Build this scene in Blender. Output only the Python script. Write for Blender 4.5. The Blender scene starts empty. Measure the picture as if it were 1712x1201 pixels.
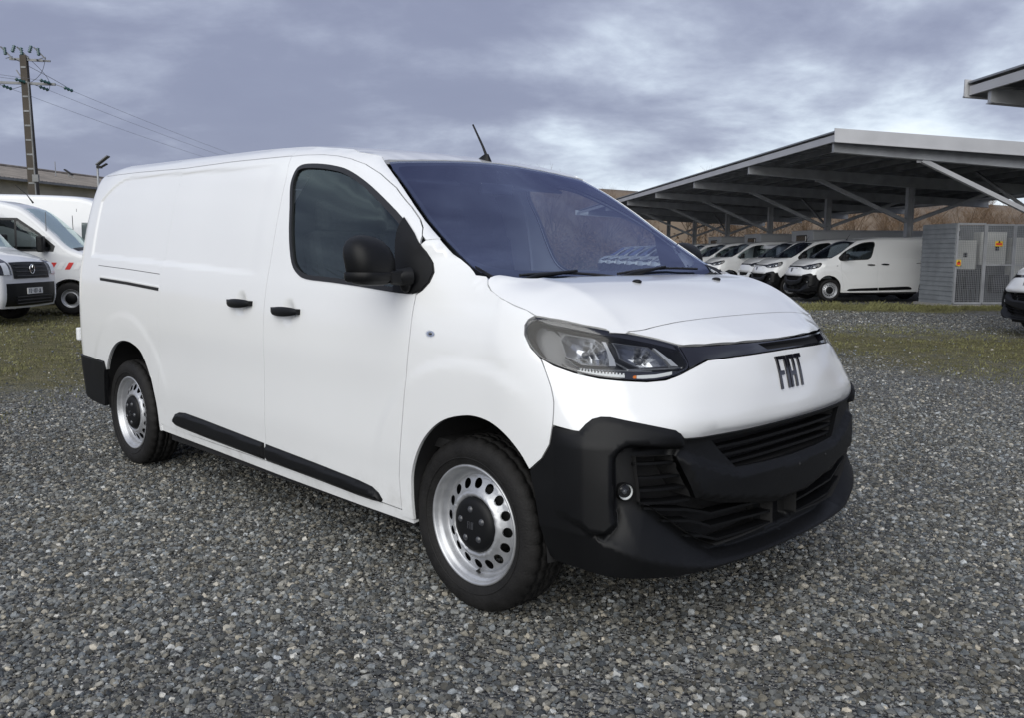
import bpy, bmesh, math, random
import numpy as np
from mathutils import Vector, Matrix, noise
from mathutils.geometry import delaunay_2d_cdt
random.seed(7)
PI = math.pi
scene = bpy.context.scene
COL = scene.collection

# ------------------------------------------------------------------ camera
cam = bpy.data.cameras.new('camera'); cam.sensor_fit = 'HORIZONTAL'; cam.sensor_width = 36.0
cam.lens = 36.0 * 1457.112 / 1712.0; cam.clip_start = .05; cam.clip_end = 2500
camo = bpy.data.objects.new('camera', cam); COL.objects.link(camo)
CX, CY, CZ = 2.4095, -3.0965, 1.3806
AZ, EL, RO = 2.35455, -.12093, .006093
fwd = Vector((math.cos(AZ)*math.cos(EL), math.sin(AZ)*math.cos(EL), math.sin(EL)))
rgt = Vector((math.sin(AZ), -math.cos(AZ), 0)); up_ = rgt.cross(fwd)
r2 = rgt*math.cos(RO) + up_*math.sin(RO); u2 = -rgt*math.sin(RO) + up_*math.cos(RO)
camo.matrix_world = Matrix(((r2.x, u2.x, -fwd.x, CX), (r2.y, u2.y, -fwd.y, CY), (r2.z, u2.z, -fwd.z, CZ), (0, 0, 0, 1)))
scene.camera = camo

# ------------------------------------------------------------------ light
SUN_AZ = math.radians(298); SUN_EL = math.radians(31)       # sun behind thin cloud, high behind the photographer
sl = bpy.data.lights.new('sun', 'SUN'); sl.energy = 1.5; sl.angle = math.radians(72); sl.color = (1, .985, .92)
so = bpy.data.objects.new('sun', sl); COL.objects.link(so)
so.rotation_euler = Vector((math.cos(SUN_AZ)*math.cos(SUN_EL), math.sin(SUN_AZ)*math.cos(SUN_EL), math.sin(SUN_EL))).to_track_quat('Z', 'Y').to_euler()
world = bpy.data.worlds.new('World'); scene.world = world; world.use_nodes = True
def build_world():
    nt = world.node_tree; N = nt.nodes; L = nt.links; N.clear()
    out = N.new('ShaderNodeOutputWorld'); bg = N.new('ShaderNodeBackground'); bg.inputs[1].default_value = .1
    sky = N.new('ShaderNodeTexSky'); sky.sky_type = 'NISHITA'; sky.sun_disc = False
    sky.sun_elevation = SUN_EL; sky.sun_rotation = PI/2 - SUN_AZ; sky.air_density = 1.2; sky.dust_density = .6
    tc = N.new('ShaderNodeTexCoord'); sp = N.new('ShaderNodeSeparateXYZ'); L.new(tc.outputs['Generated'], sp.inputs[0])
    def m(op, a, b=None, c=None, clamp=False):
        n = N.new('ShaderNodeMath'); n.operation = op; n.use_clamp = clamp
        for i, v in enumerate((a, b, c)):
            if v is None: continue
            if isinstance(v, (int, float)): n.inputs[i].default_value = v
            else: L.new(v, n.inputs[i])
        return n.outputs[0]
    dz = m('MAXIMUM', sp.outputs[2], 0.0); den = m('ADD', dz, .27)
    # cloud sheet coordinates: direction projected on a flat layer, turned to the wind
    cx = m('DIVIDE', sp.outputs[0], den); cy = m('DIVIDE', sp.outputs[1], den)
    ca, sa = math.cos(2.435), math.sin(2.435)
    u = m('ADD', m('MULTIPLY', cx, ca), m('MULTIPLY', cy, sa)); v = m('SUBTRACT', m('MULTIPLY', cy, ca), m('MULTIPLY', cx, sa))
    cb = N.new('ShaderNodeCombineXYZ'); L.new(m('MULTIPLY', u, 1.05), cb.inputs[0]); L.new(m('MULTIPLY', v, .85), cb.inputs[1]); cb.inputs[2].default_value = SEED_Z
    def noi(sc, det, ro, dist=0., off=None):
        n = N.new('ShaderNodeTexNoise'); n.inputs['Scale'].default_value = sc; n.inputs['Detail'].default_value = det
        n.inputs['Roughness'].default_value = ro; n.inputs['Distortion'].default_value = dist
        if off is None: L.new(cb.outputs[0], n.inputs['Vector'])
        else:
            a = N.new('ShaderNodeVectorMath'); a.operation = 'ADD'; a.inputs[1].default_value = off; L.new(cb.outputs[0], a.inputs[0]); L.new(a.outputs[0], n.inputs['Vector'])
        return n.outputs['Fac']
    big = noi(.75, 3, .5, .2); mid = noi(2.1, 9, .56, .15, (7.3, 2.1, 3.)); fine = noi(6, 6, .6, .1, (1.3, 9.1, 5.))
    f = m('ADD', m('ADD', m('MULTIPLY', big, .40), m('MULTIPLY', mid, .53)), m('MULTIPLY', fine, .07))
    f = m('ADD', m('MULTIPLY', m('SUBTRACT', f, .56), 1.75), .555)
    hz = m('SUBTRACT', 1.0, m('MULTIPLY', dz, 2.6), clamp=True)           # cloud thins and brightens toward the horizon
    # the break in the cloud lies low on the right of the view
    az = N.new('ShaderNodeVectorMath'); az.operation = 'DOT_PRODUCT'; L.new(tc.outputs['Generated'], az.inputs[0])
    ba = BRK_AZ; az.inputs[1].default_value = (math.cos(ba), math.sin(ba), .12)
    brk = m('MULTIPLY', m('SUBTRACT', az.outputs['Value'], .88, clamp=True), 9.0, clamp=True)
    f = m('ADD', f, m('MULTIPLY', m('MULTIPLY', brk, hz), .30))
    f = m('ADD', f, m('MULTIPLY', hz, .03))
    cr = N.new('ShaderNodeValToRGB'); e = cr.color_ramp.elements; cr.color_ramp.interpolation = 'B_SPLINE'
    K = 10.
    e[0].position = .42; e[0].color = (.205, .226, .325, 1)
    e[1].position = .80; e[1].color = (.74, .80, .88, 1)
    x = cr.color_ramp.elements.new(.54); x.color = (.290, .320, .425, 1)
    x = cr.color_ramp.elements.new(.63); x.color = (.41, .455, .56, 1)
    x = cr.color_ramp.elements.new(.71); x.color = (.58, .66, .75, 1)
    L.new(f, cr.inputs[0])
    sc_ = N.new('ShaderNodeMix'); sc_.data_type = 'RGBA'; sc_.blend_type = 'MULTIPLY'; sc_.inputs['Factor'].default_value = 1
    L.new(cr.outputs[0], sc_.inputs['A']); sc_.inputs['B'].default_value = (K*CLOUD, K*CLOUD, K*CLOUD, 1)
    mx = N.new('ShaderNodeMix'); mx.data_type = 'RGBA'; L.new(sky.outputs[0], mx.inputs['A']); L.new(sc_.outputs['Result'], mx.inputs['B'])
    gap = m('SUBTRACT', 1.0, m('MULTIPLY', m('SUBTRACT', mid, .66, clamp=True), 5., clamp=True))
    L.new(m('MULTIPLY', gap, .97), mx.inputs['Factor'])
    L.new(mx.outputs['Result'], bg.inputs[0]); L.new(bg.outputs[0], out.inputs[0])
SEED_Z = 27.0; BRK_AZ = 2.07; CLOUD = .60
build_world()
vs = scene.view_settings; vs.view_transform = 'Standard'; vs.look = 'None'; vs.gamma = 1; vs.use_curve_mapping = False; vs.exposure = 1.08

# ------------------------------------------------------------------ materials
MATS = {}
def mat(name, col, rough=.5, metal=0, coat=0, spec=.5, var=0, vscale=6, bump=0, bscale=40, emit=None):
    m = bpy.data.materials.new(name); m.use_nodes = True; nt = m.node_tree; b = nt.nodes['Principled BSDF']
    b.inputs['Base Color'].default_value = (*col, 1); b.inputs['Roughness'].default_value = rough; b.inputs['Metallic'].default_value = metal
    b.inputs['Coat Weight'].default_value = coat; b.inputs['Coat Roughness'].default_value = .03; b.inputs['Specular IOR Level'].default_value = spec
    tc = nt.nodes.new('ShaderNodeTexCoord')
    if var:
        n = nt.nodes.new('ShaderNodeTexNoise'); n.inputs['Scale'].default_value = vscale; n.inputs['Detail'].default_value = 6
        nt.links.new(tc.outputs['Object'], n.inputs['Vector'])
        mr = nt.nodes.new('ShaderNodeMapRange'); mr.inputs[1].default_value = .3; mr.inputs[2].default_value = .7; mr.inputs[3].default_value = 1-var; mr.inputs[4].default_value = 1+var
        nt.links.new(n.outputs['Fac'], mr.inputs[0])
        mx = nt.nodes.new('ShaderNodeMix'); mx.data_type = 'RGBA'; mx.blend_type = 'MULTIPLY'; mx.inputs['Factor'].default_value = 1
        mx.inputs['A'].default_value = (*col, 1); nt.links.new(mr.outputs[0], mx.inputs['B']); nt.links.new(mx.outputs['Result'], b.inputs['Base Color'])
        m2 = nt.nodes.new('ShaderNodeMapRange'); m2.inputs[3].default_value = rough*(1-var*.8); m2.inputs[4].default_value = min(1, rough*(1+var*.8))
        nt.links.new(n.outputs['Fac'], m2.inputs[0]); nt.links.new(m2.outputs[0], b.inputs['Roughness'])
    if bump:
        n = nt.nodes.new('ShaderNodeTexNoise'); n.inputs['Scale'].default_value = bscale; n.inputs['Detail'].default_value = 4
        nt.links.new(tc.outputs['Object'], n.inputs['Vector'])
        bp = nt.nodes.new('ShaderNodeBump'); bp.inputs['Strength'].default_value = bump; bp.inputs['Distance'].default_value = .01
        nt.links.new(n.outputs['Fac'], bp.inputs['Height']); nt.links.new(bp.outputs[0], b.inputs['Normal'])
    MATS[name] = m; return m
def glass(name, tint, refl, ior=1.5, rough=0.0):
    m = bpy.data.materials.new(name); m.use_nodes = True; nt = m.node_tree; N = nt.nodes; L = nt.links; N.clear()
    o = N.new('ShaderNodeOutputMaterial'); t = N.new('ShaderNodeBsdfTransparent'); g = N.new('ShaderNodeBsdfGlossy'); f = N.new('ShaderNodeFresnel'); x = N.new('ShaderNodeMixShader')
    t.inputs[0].default_value = (*tint, 1); g.inputs[0].default_value = (*refl, 1); g.inputs['Roughness'].default_value = rough; 
    ge = N.new('ShaderNodeNewGeometry'); e1 = N.new('ShaderNodeMath'); e1.operation = 'MULTIPLY_ADD'; e1.inputs[1].default_value = -2; e1.inputs[2].default_value = 1   # thin pane: the same from both faces
    e2 = N.new('ShaderNodeMath'); e2.operation = 'POWER'; e2.inputs[0].default_value = ior; L.new(ge.outputs['Backfacing'], e1.inputs[0]); L.new(e1.outputs[0], e2.inputs[1]); L.new(e2.outputs[0], f.inputs[0])
    L.new(f.outputs[0], x.inputs[0]); L.new(t.outputs[0], x.inputs[1]); L.new(g.outputs[0], x.inputs[2]); L.new(x.outputs[0], o.inputs[0])
    MATS[name] = m; return m
PAINT = mat('white_paint', (.80, .81, .815), .32, coat=1, var=.012, vscale=1.5, spec=.4)
PAINT.node_tree.nodes['Principled BSDF'].inputs['Coat Roughness'].default_value = .11
def paint_dirt():
    # road film on the lowest part of the body: a dusting that thickens in blotches near the sill
    nt = PAINT.node_tree; b = nt.nodes['Principled BSDF']; N = nt.nodes; L = nt.links
    src = b.inputs['Base Color'].links[0].from_socket
    tc = N.new('ShaderNodeTexCoord'); sp = N.new('ShaderNodeSeparateXYZ'); L.new(tc.outputs['Object'], sp.inputs[0])
    n = N.new('ShaderNodeTexNoise'); n.inputs['Scale'].default_value = 9; n.inputs['Detail'].default_value = 8; n.inputs['Roughness'].default_value = .7; L.new(tc.outputs['Object'], n.inputs['Vector'])
    mr = N.new('ShaderNodeMapRange'); mr.inputs[1].default_value = .46; mr.inputs[2].default_value = .27; L.new(sp.outputs[2], mr.inputs[0])
    mu = N.new('ShaderNodeMath'); mu.operation = 'MULTIPLY'; L.new(mr.outputs[0], mu.inputs[0])
    m2 = N.new('ShaderNodeMapRange'); m2.inputs[1].default_value = .48; m2.inputs[2].default_value = .72; m2.inputs[4].default_value = .42; L.new(n.outputs['Fac'], m2.inputs[0]); L.new(m2.outputs[0], mu.inputs[1])
    mx = N.new('ShaderNodeMix'); mx.data_type = 'RGBA'; L.new(mu.outputs[0], mx.inputs['Factor']); L.new(src, mx.inputs['A']); mx.inputs['B'].default_value = (.30, .28, .25, 1)
    L.new(mx.outputs['Result'], b.inputs['Base Color'])
paint_dirt()
PLASTIC = mat('black_plastic', (.0045, .0048, .0056), .50, spec=.28, var=.25, vscale=3, bump=.10, bscale=900)
GLOSSB = mat('gloss_black', (.008, .008, .012), .12, coat=.6)
RUBBER = mat('rubber', (.0095, .009, .009), .72, spec=.35, var=.35, vscale=14, bump=.3, bscale=120)
SEAL = mat('rubber_seal', (.012, .012, .013), .45)
STEEL = mat('silver_wheel_paint', (.50, .51, .53), .42, metal=.7, var=.12, vscale=20)
CHROME = mat('reflector_chrome', (.85, .86, .88), .10, metal=1)
DARK = mat('underbody_black', (.012, .012, .013), .85, var=.4, vscale=5)
FABRIC = mat('seat_fabric', (.03, .032, .036), .9, var=.3, vscale=60)
DASH = mat('dash_plastic', (.035, .036, .042), .6, bump=.15, bscale=300)
SCREEN = glass('windscreen_glass', (.56, .62, .70), (.60, .66, 1.0), 1.9)
SIDEGL = glass('side_window_glass', (.70, .76, .75), (.84, .97, .96), 1.72)
CLEAR = glass('lamp_lens_glass', (.93, .94, .95), (1, 1, 1), 1.42, .12)
SMOKE = mat('lamp_housing_grey', (.055, .058, .066), .35, coat=.3)
DRL = mat('lamp_light_guide', (.80, .82, .82), .2, coat=.5)
REFL = mat('reflector_satin', (.42, .43, .45), .24, metal=1)
FIN = mat('clear_fin', (.30, .31, .33), .2, coat=.5)
AMBER = mat('amber_lens', (.85, .22, .03), .2, coat=.5)
REDLENS = mat('red_lens', (.45, .01, .012), .15, coat=.8)

# ------------------------------------------------------------------ mesh helpers
def link(name, me, m=None, parent=None, label=None):
    o = bpy.data.objects.new(name, me); COL.objects.link(o)
    if m is not None and not me.materials: me.materials.append(m)
    if parent is not None: o.parent = parent
    if label: o['label'] = label
    return o
def tag(o, label=None, cat=None, group=None, kind=None, category=None):
    cat = cat or category
    for k, v in (('label', label), ('category', cat), ('group', group), ('kind', kind)):
        if v: o[k] = v
    return o
def empty(name, loc=(0, 0, 0), rz=0, **kw):
    o = bpy.data.objects.new(name, None); COL.objects.link(o); o.location = loc; o.rotation_euler = (0, 0, rz); o.empty_display_size = .2
    return tag(o, **kw)
class MB:
    def __init__(s): s.v = []; s.f = []; s.sm = []
    def add(s, v, f, smooth=False):
        b = len(s.v); s.v += [tuple(p) for p in v]; s.f += [tuple(i+b for i in q) for q in f]; s.sm += [smooth]*len(f); return s
    def box(s, c, d, R=None):
        x, y, z = d[0]/2, d[1]/2, d[2]/2
        v = [Vector((i*x, j*y, k*z)) for i in (-1, 1) for j in (-1, 1) for k in (-1, 1)]
        if R is not None: v = [R @ p for p in v]
        v = [p + Vector(c) for p in v]
        return s.add(v, [(0, 1, 3, 2), (4, 6, 7, 5), (0, 4, 5, 1), (2, 3, 7, 6), (0, 2, 6, 4), (1, 5, 7, 3)])
    def bar(s, a, b, w, h=None, up=(0, 0, 1)):
        "rectangular bar from a to b"
        a = Vector(a); b = Vector(b); h = h or w; d = (b-a).normalized(); U = Vector(up)
        if abs(d.dot(U)) > .98: U = Vector((1, 0, 0))
        r = d.cross(U).normalized(); U = r.cross(d)
        v = [p + r*(i*w/2) + U*(j*h/2) for p in (a, b) for i, j in ((-1, -1), (1, -1), (1, 1), (-1, 1))]
        return s.add(v, [(3, 2, 1, 0), (4, 5, 6, 7), (0, 1, 5, 4), (1, 2, 6, 5), (2, 3, 7, 6), (3, 0, 4, 7)])
    def tube(s, pts, r, n=10, cap=True, smooth=True):
        pts = [Vector(p) for p in pts]; rs = r if isinstance(r, (list, tuple)) else [r]*len(pts)
        rings = []; pu = None
        for i, p in enumerate(pts):
            d = (pts[min(i+1, len(pts)-1)] - pts[max(i-1, 0)]).normalized()
            if pu is None: pu = Vector((0, 0, 1)) if abs(d.z) < .9 else Vector((1, 0, 0))
            a = d.cross(pu).normalized(); b = a.cross(d); pu = b
            rings.append([p + a*(rs[i]*math.cos(2*PI*k/n)) + b*(rs[i]*math.sin(2*PI*k/n)) for k in range(n)])
        v = [q for R in rings for q in R]; f = []
        for i in range(len(pts)-1):
            for k in range(n):
                a = i*n+k; b = i*n+(k+1) % n; f.append((a, a+n, b+n, b))
        s.add(v, f, smooth)
        if cap: s.add(rings[0], [tuple(range(n))]); s.add(rings[-1], [tuple(range(n-1, -1, -1))])
        return s
    def lathe(s, prof, axis='y', n=48, c=(0, 0, 0), smooth=True, closed=False):
        "prof: list of (radius, offset along axis)"
        v = []; f = []; m = len(prof)
        for k in range(n):
            a = 2*PI*k/n
            for r, o in prof:
                x, y = r*math.cos(a), r*math.sin(a)
                v.append({'y': (x, o, y), 'z': (x, y, o), 'x': (o, x, y)}[axis])
        v = [(p[0]+c[0], p[1]+c[1], p[2]+c[2]) for p in v]
        for k in range(n):
            for j in range(m-1 if not closed else m):
                a = k*m+j; b = ((k+1) % n)*m+j; c2 = ((k+1) % n)*m+(j+1) % m; d = k*m+(j+1) % m
                f.append((a, b, c2, d))
        return s.add(v, f, smooth)
    def prism(s, poly, o, ex, ey, ez, h):
        "poly (2D) extruded: o origin, ex, ey plane axes, ez direction, h height"
        o, ex, ey, ez = map(Vector, (o, ex, ey, ez)); n = len(poly)
        v = [o+ex*p[0]+ey*p[1] for p in poly]+[o+ex*p[0]+ey*p[1]+ez*h for p in poly]
        return s.add(v, [tuple(range(n-1, -1, -1)), tuple(range(n, 2*n))]+[(i, (i+1) % n, (i+1) % n+n, i+n) for i in range(n)])
    def grid(s, P, smooth=True, closed=False):
        n = len(P); m = len(P[0]); v = [q for r in P for q in r]; f = []
        for i in range(n-1):
            for j in range(m if closed else m-1):
                f.append((i*m+j, i*m+(j+1) % m, (i+1)*m+(j+1) % m, (i+1)*m+j))
        return s.add(v, f, smooth)
    def sphere(s, c, r, n=16, m=10, sx=1, sy=1, sz=1):
        P = [[(c[0]+sx*r*math.sin(PI*i/m)*math.cos(2*PI*k/n), c[1]+sy*r*math.sin(PI*i/m)*math.sin(2*PI*k/n), c[2]+sz*r*math.cos(PI*i/m)) for k in range(n)] for i in range(m+1)]
        return s.grid(P, True, True)
    def mesh(s, name, m=None, recalc=True, flip_y=False):
        me = bpy.data.meshes.new(name)
        v = s.v if not flip_y else [(p[0], -p[1], p[2]) for p in s.v]
        f = s.f if not flip_y else [tuple(reversed(q)) for q in s.f]
        me.from_pydata(v, [], f); me.polygons.foreach_set('use_smooth', s.sm)
        if recalc:
            bm = bmesh.new(); bm.from_mesh(me); bmesh.ops.recalc_face_normals(bm, faces=bm.faces); bm.to_mesh(me); bm.free()
        if m is not None: me.materials.append(m)
        me.update(); return me
    def build(s, name, m, parent=None, label=None, recalc=True, flip_y=False, bevel=0):
        o = link(name, s.mesh(name, m, recalc, flip_y), None, parent, label)
        if bevel:
            b = o.modifiers.new('bevel', 'BEVEL'); b.width = bevel; b.segments = 2; b.limit_method = 'ANGLE'; b.harden_normals = False
        return o
def children(o): return [c for c in bpy.data.objects if c.parent == o]
def copy_tree(o, parent=None, keep=None, kids=None):
    c = o.copy(); COL.objects.link(c); c.parent = parent
    for ch in (kids[o.name] if kids and o.name in kids else []):
        if keep is None or keep(ch): copy_tree(ch, c, keep, kids)
    return c
def kid_map(o):
    mp = {}
    for c in bpy.data.objects:
        if c.parent: mp.setdefault(c.parent.name, []).append(c)
    return mp

def lerp(x,xs,ys):
    if x<=xs[0]: return ys[0]
    for i in range(1,len(xs)):
        if x<=xs[i]:
            t=(x-xs[i-1])/(xs[i]-xs[i-1]); return ys[i-1]+(ys[i]-ys[i-1])*t
    return ys[-1]
def mono(xs,ys):
    n=len(xs); d=[(ys[i+1]-ys[i])/(xs[i+1]-xs[i]) for i in range(n-1)]
    m=[d[0]]+[0 if d[i-1]*d[i]<=0 else 2*d[i-1]*d[i]/(d[i-1]+d[i]) for i in range(1,n-1)]+[d[-1]]
    def f(x):
        if x<=xs[0]: return ys[0]+m[0]*(x-xs[0])
        if x>=xs[-1]: return ys[-1]+m[-1]*(x-xs[-1])
        i=0
        while x>xs[i+1]: i+=1
        h=xs[i+1]-xs[i]; t=(x-xs[i])/h; t2=t*t; t3=t2*t
        return (2*t3-3*t2+1)*ys[i]+(t3-2*t2+t)*h*m[i]+(-2*t3+3*t2)*ys[i+1]+(t3-t2)*h*m[i+1]
    return f
def sstep(a,b,x):
    t=(x-a)/(b-a); t=0. if t<0 else 1. if t>1 else t
    return t*t*(3-2*t)
body_w=mono([.15,.2,.3,.45,.6,.75,.9,1.0,1.1,1.2,1.3,1.5,1.7,1.8,1.85,1.885,1.905],[.885,.905,.925,.938,.951,.958,.960,.957,.951,.940,.922,.882,.832,.794,.765,.725,.68])
fend_w=mono([.15,.3,.6,.9,1.0,1.05,1.1,1.15,1.2,1.25,1.3,1.36],[.885,.922,.949,.957,.953,.948,.938,.921,.893,.868,.835,.79])
ws_edge_x=mono([1.25,1.306,1.378,1.442,1.512,1.601,1.697,1.782,1.83],[.02,-.035,-.16,-.265,-.375,-.50,-.645,-.79,-.87])
ws_edge_w=mono([1.25,1.3,1.4,1.5,1.6,1.7,1.79,1.85],[.84,.832,.815,.792,.762,.725,.680,.64])
roof_drop=mono([-4.2,-3.9,-3.6,-2.0,-1.5,-1.2,-1.0,-.9,-.8,-.6],[.05,.02,0,0,.008,.03,.052,.07,.095,.15])
def side_w(x,z):
    ze=z+.016*(x+1.0)+max(0,roof_drop(max(-4.2,min(x,-.6))))*sstep(1.5,1.75,z)
    b=body_w(ze if z>1.2 else z+(ze-z)*sstep(.9,1.2,z))
    k=sstep(-.42,.06,x)
    w=b if k==0 else b+(fend_w(min(z,1.36))-b)*k
    if z>1.22:
        xe=ws_edge_x(z); we=ws_edge_w(z); d=xe-x
        if d<.16:
            q=max(0.,min(1.,d/.16)); r=we+(b-we)*max(0,1-(1-q)**2)**.62
            w=w+(min(w,r)-w)*sstep(1.22,1.42,z)
    if x<-3.88:
        q=min(1,(-3.88-x)/.17); w-=.13*(1-math.sqrt(max(0,1-q*q)))
    return w
XS=.1
LV=[.15,.24,.30,.42,.58,.735,.785,.88,1.0,1.06,1.15,1.22]
FX=[ #x rows k0..k8 per level
[.80,.795,.775,.745,.70,.635,.55,.45,.28],
[.845,.84,.82,.79,.745,.68,.585,.46,.28],
[.855,.85,.83,.80,.755,.69,.59,.46,.28],
[.85,.845,.825,.80,.757,.69,.59,.46,.28],
[.85,.845,.825,.797,.755,.685,.585,.46,.28],
[.836,.829,.806,.778,.735,.672,.577,.46,.28],
[.867,.855,.83,.795,.745,.67,.57,.455,.28],
[.85,.842,.805,.765,.70,.62,.53,.44,.28],
[.815,.806,.76,.705,.63,.55,.47,.39,.25],
[.775,.765,.715,.655,.585,.51,.43,.35,.22],
[.61,.60,.57,.54,.49,.43,.36,.28,.19],
[.45,.44,.42,.39,.35,.31,.26,.21,.15]]
FW=[
[0,.25,.46,.61,.73,.82,.875,.895],
[0,.25,.47,.62,.75,.85,.905,.922],
[0,.25,.47,.63,.76,.86,.92,.935],
[0,.25,.47,.64,.77,.87,.926,.941],
[0,.25,.47,.64,.77,.87,.928,.947],
[0,.25,.47,.64,.76,.86,.925,.948],
[0,.25,.47,.64,.75,.85,.918,.946],
[0,.25,.47,.62,.73,.83,.90,.936],
[0,.25,.47,.60,.72,.82,.885,.922],
[0,.25,.47,.60,.71,.80,.87,.914],
[0,.25,.47,.62,.74,.82,.875,.905],
[0,.25,.47,.62,.74,.80,.84,.865]]
for i,z in enumerate(LV):
    FW[i].append(side_w(FX[i][8],z)); FX[i].append(XS); FW[i].append(side_w(XS,z))
    FX[i].append(-.1); FW[i].append(side_w(-.1,z))
ti=7; SK=[0]
for k in range(1,11): SK.append(SK[-1]+math.hypot(FX[ti][k]-FX[ti][k-1],FW[ti][k]-FW[ti][k-1]))
_fx=[mono(LV,[FX[i][k] for i in range(12)]) for k in range(11)]
_fw=[mono(LV,[FW[i][k] for i in range(12)]) for k in range(11)]
S0=SK[9]+XS   # side: x = S0 - s
def S(s,z):
    "body side/front wrap: arc length s from nose centre, height z -> (x, w)"
    if s>=SK[9]:
        x=S0-s; return x,side_w(x,z)
    sg=1
    if s<0: s=-s; sg=-1
    k=0
    while s>SK[k+1]: k+=1
    X=[_fx[j](z) for j in (k,k+1)]; W=[_fw[j](z) for j in (k,k+1)]
    if k==0: Xm,Wm,sm=_fx[1](z),-_fw[1](z),-SK[1]
    else: Xm,Wm,sm=_fx[k-1](z),_fw[k-1](z),SK[k-1]
    if k+2<=8: Xp,Wp=_fx[k+2](z),_fw[k+2](z); sp=SK[k+2]
    elif k+2==9: Xp,Wp,sp=XS,side_w(XS,z),SK[9]
    else: Xp,Wp,sp=-.1,side_w(-.1,z),SK[9]+XS+.1
    if k+1==9: X[1]=XS; W[1]=side_w(XS,z)
    h=SK[k+1]-SK[k]; t=(s-SK[k])/h; t2=t*t; t3=t2*t
    out=[]
    for A,B,M,P in ((X[0],X[1],Xm,Xp),(W[0],W[1],Wm,Wp)):
        m0=(B-M)/(SK[k+1]-sm); m1=(P-A)/(sp-SK[k])
        out.append((2*t3-3*t2+1)*A+(t3-2*t2+t)*h*m0+(-2*t3+3*t2)*B+(t3-t2)*h*m1)
    return out[0],out[1]*sg
hood_c=mono([-.2,-.1,.1,.3,.4,.5,.6,.7,.77,.80],[1.275,1.283,1.288,1.274,1.246,1.203,1.147,1.098,1.06,1.03])
def hood_z(x,w):
    w=abs(w); z=hood_c(min(.85,x+(.13+.19*sstep(.55,.72,x))*w*w)); d=max(0,w-.66)
    return z-(.28*d+.7*d*d)*sstep(0,.022,d)
def ws_x(w,z):
    "windscreen: x at half width w and height z"
    xe=ws_edge_x(z); we=ws_edge_w(z)
    xc=lerp(z,[1.2,1.27,1.4,1.55,1.7,1.83,1.9],[.07,-.02,-.19,-.395,-.605,-.80,-.91])
    return xe+(xc-xe)*(1-min(1.2,(w/we))**2)
def roof_z(x,w):
    "roof: z at x, half width w"
    q=min(1,abs(w)/.68)
    return 1.930-.016*(x+1.0)-.015*q**2-.010*q**8-max(0,roof_drop(max(-4.2,min(x,-.6))))
# ------------------------------------------------------------------ panel builder: outlines on the body surface become pressed panels
def cr(pts, closed=False, n=5):
    P = [np.array(p, float) for p in pts]; N = len(P); out = []
    rng = range(N if closed else N-1)
    for i in rng:
        p1, p2 = P[i], P[(i+1) % N]
        p0 = P[i-1] if (closed or i > 0) else 2*p1-p2
        p3 = P[(i+2) % N] if (closed or i+2 < N) else 2*p2-p1
        for k in range(n):
            t = k/n; out.append(.5*((2*p1)+(-p0+p2)*t+(2*p0-5*p1+4*p2-p3)*t*t+(-p0+3*p1-3*p2+p3)*t**3))
    if not closed: out.append(P[-1])
    return [tuple(p) for p in out]
def dens(poly, step):
    out = []
    for i in range(len(poly)):
        a = np.array(poly[i]); b = np.array(poly[(i+1) % len(poly)]); L = np.hypot(*(b-a))
        if L < 1e-5: continue
        n = max(1, int(math.ceil(L/step)))
        out += [tuple(a+(b-a)*k/n) for k in range(n)]
    return out
def area(poly):
    p = np.array(poly); x, y = p[:, 0], p[:, 1]; return .5*np.sum(x*np.roll(y, -1)-np.roll(x, -1)*y)
def inset(poly, d):
    p = [q for i, q in enumerate(poly) if np.hypot(q[0]-poly[i-1][0], q[1]-poly[i-1][1]) > 1e-5]
    if area(p) < 0: p = p[::-1]
    n = len(p); out = []
    for i in range(n):
        a, b, c = np.array(p[i-1]), np.array(p[i]), np.array(p[(i+1) % n])
        e1 = b-a; e2 = c-b; e1 /= np.hypot(*e1); e2 /= np.hypot(*e2)
        n1 = np.array((-e1[1], e1[0])); n2 = np.array((-e2[1], e2[0])); m = n1+n2; L = m.dot(m)
        m = m/max(L, .5)*2*1.0 if L > 1e-6 else n1
        out.append(tuple(b+m*d))
    return out
def sdist(pts, poly):
    "signed distance, positive inside"
    pts = np.asarray(pts, float); P = np.array(poly); A = P; B = np.roll(P, -1, 0)
    best = np.full(len(pts), 1e9); ins = np.zeros(len(pts), bool)
    for a, b in zip(A, B):
        e = b-a; w = pts-a; t = np.clip((w@e)/max(e@e, 1e-12), 0, 1); dd = w-t[:, None]*e; best = np.minimum(best, np.hypot(dd[:, 0], dd[:, 1]))
        c = ((a[1] > pts[:, 1]) != (b[1] > pts[:, 1]))
        with np.errstate(divide='ignore', invalid='ignore'):
            xx = a[0]+(pts[:, 1]-a[1])*(b[0]-a[0])/(b[1]-a[1] if b[1] != a[1] else 1e-12)
        ins ^= c & (pts[:, 0] < xx)
    return np.where(ins, best, -best)
def npstep(a, b, x):
    t = np.clip((x-a)/(b-a), 0, 1); return t*t*(3-2*t)
def arch_r(x, z, cx, cz): return math.hypot(x-cx, z-cz)
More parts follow.
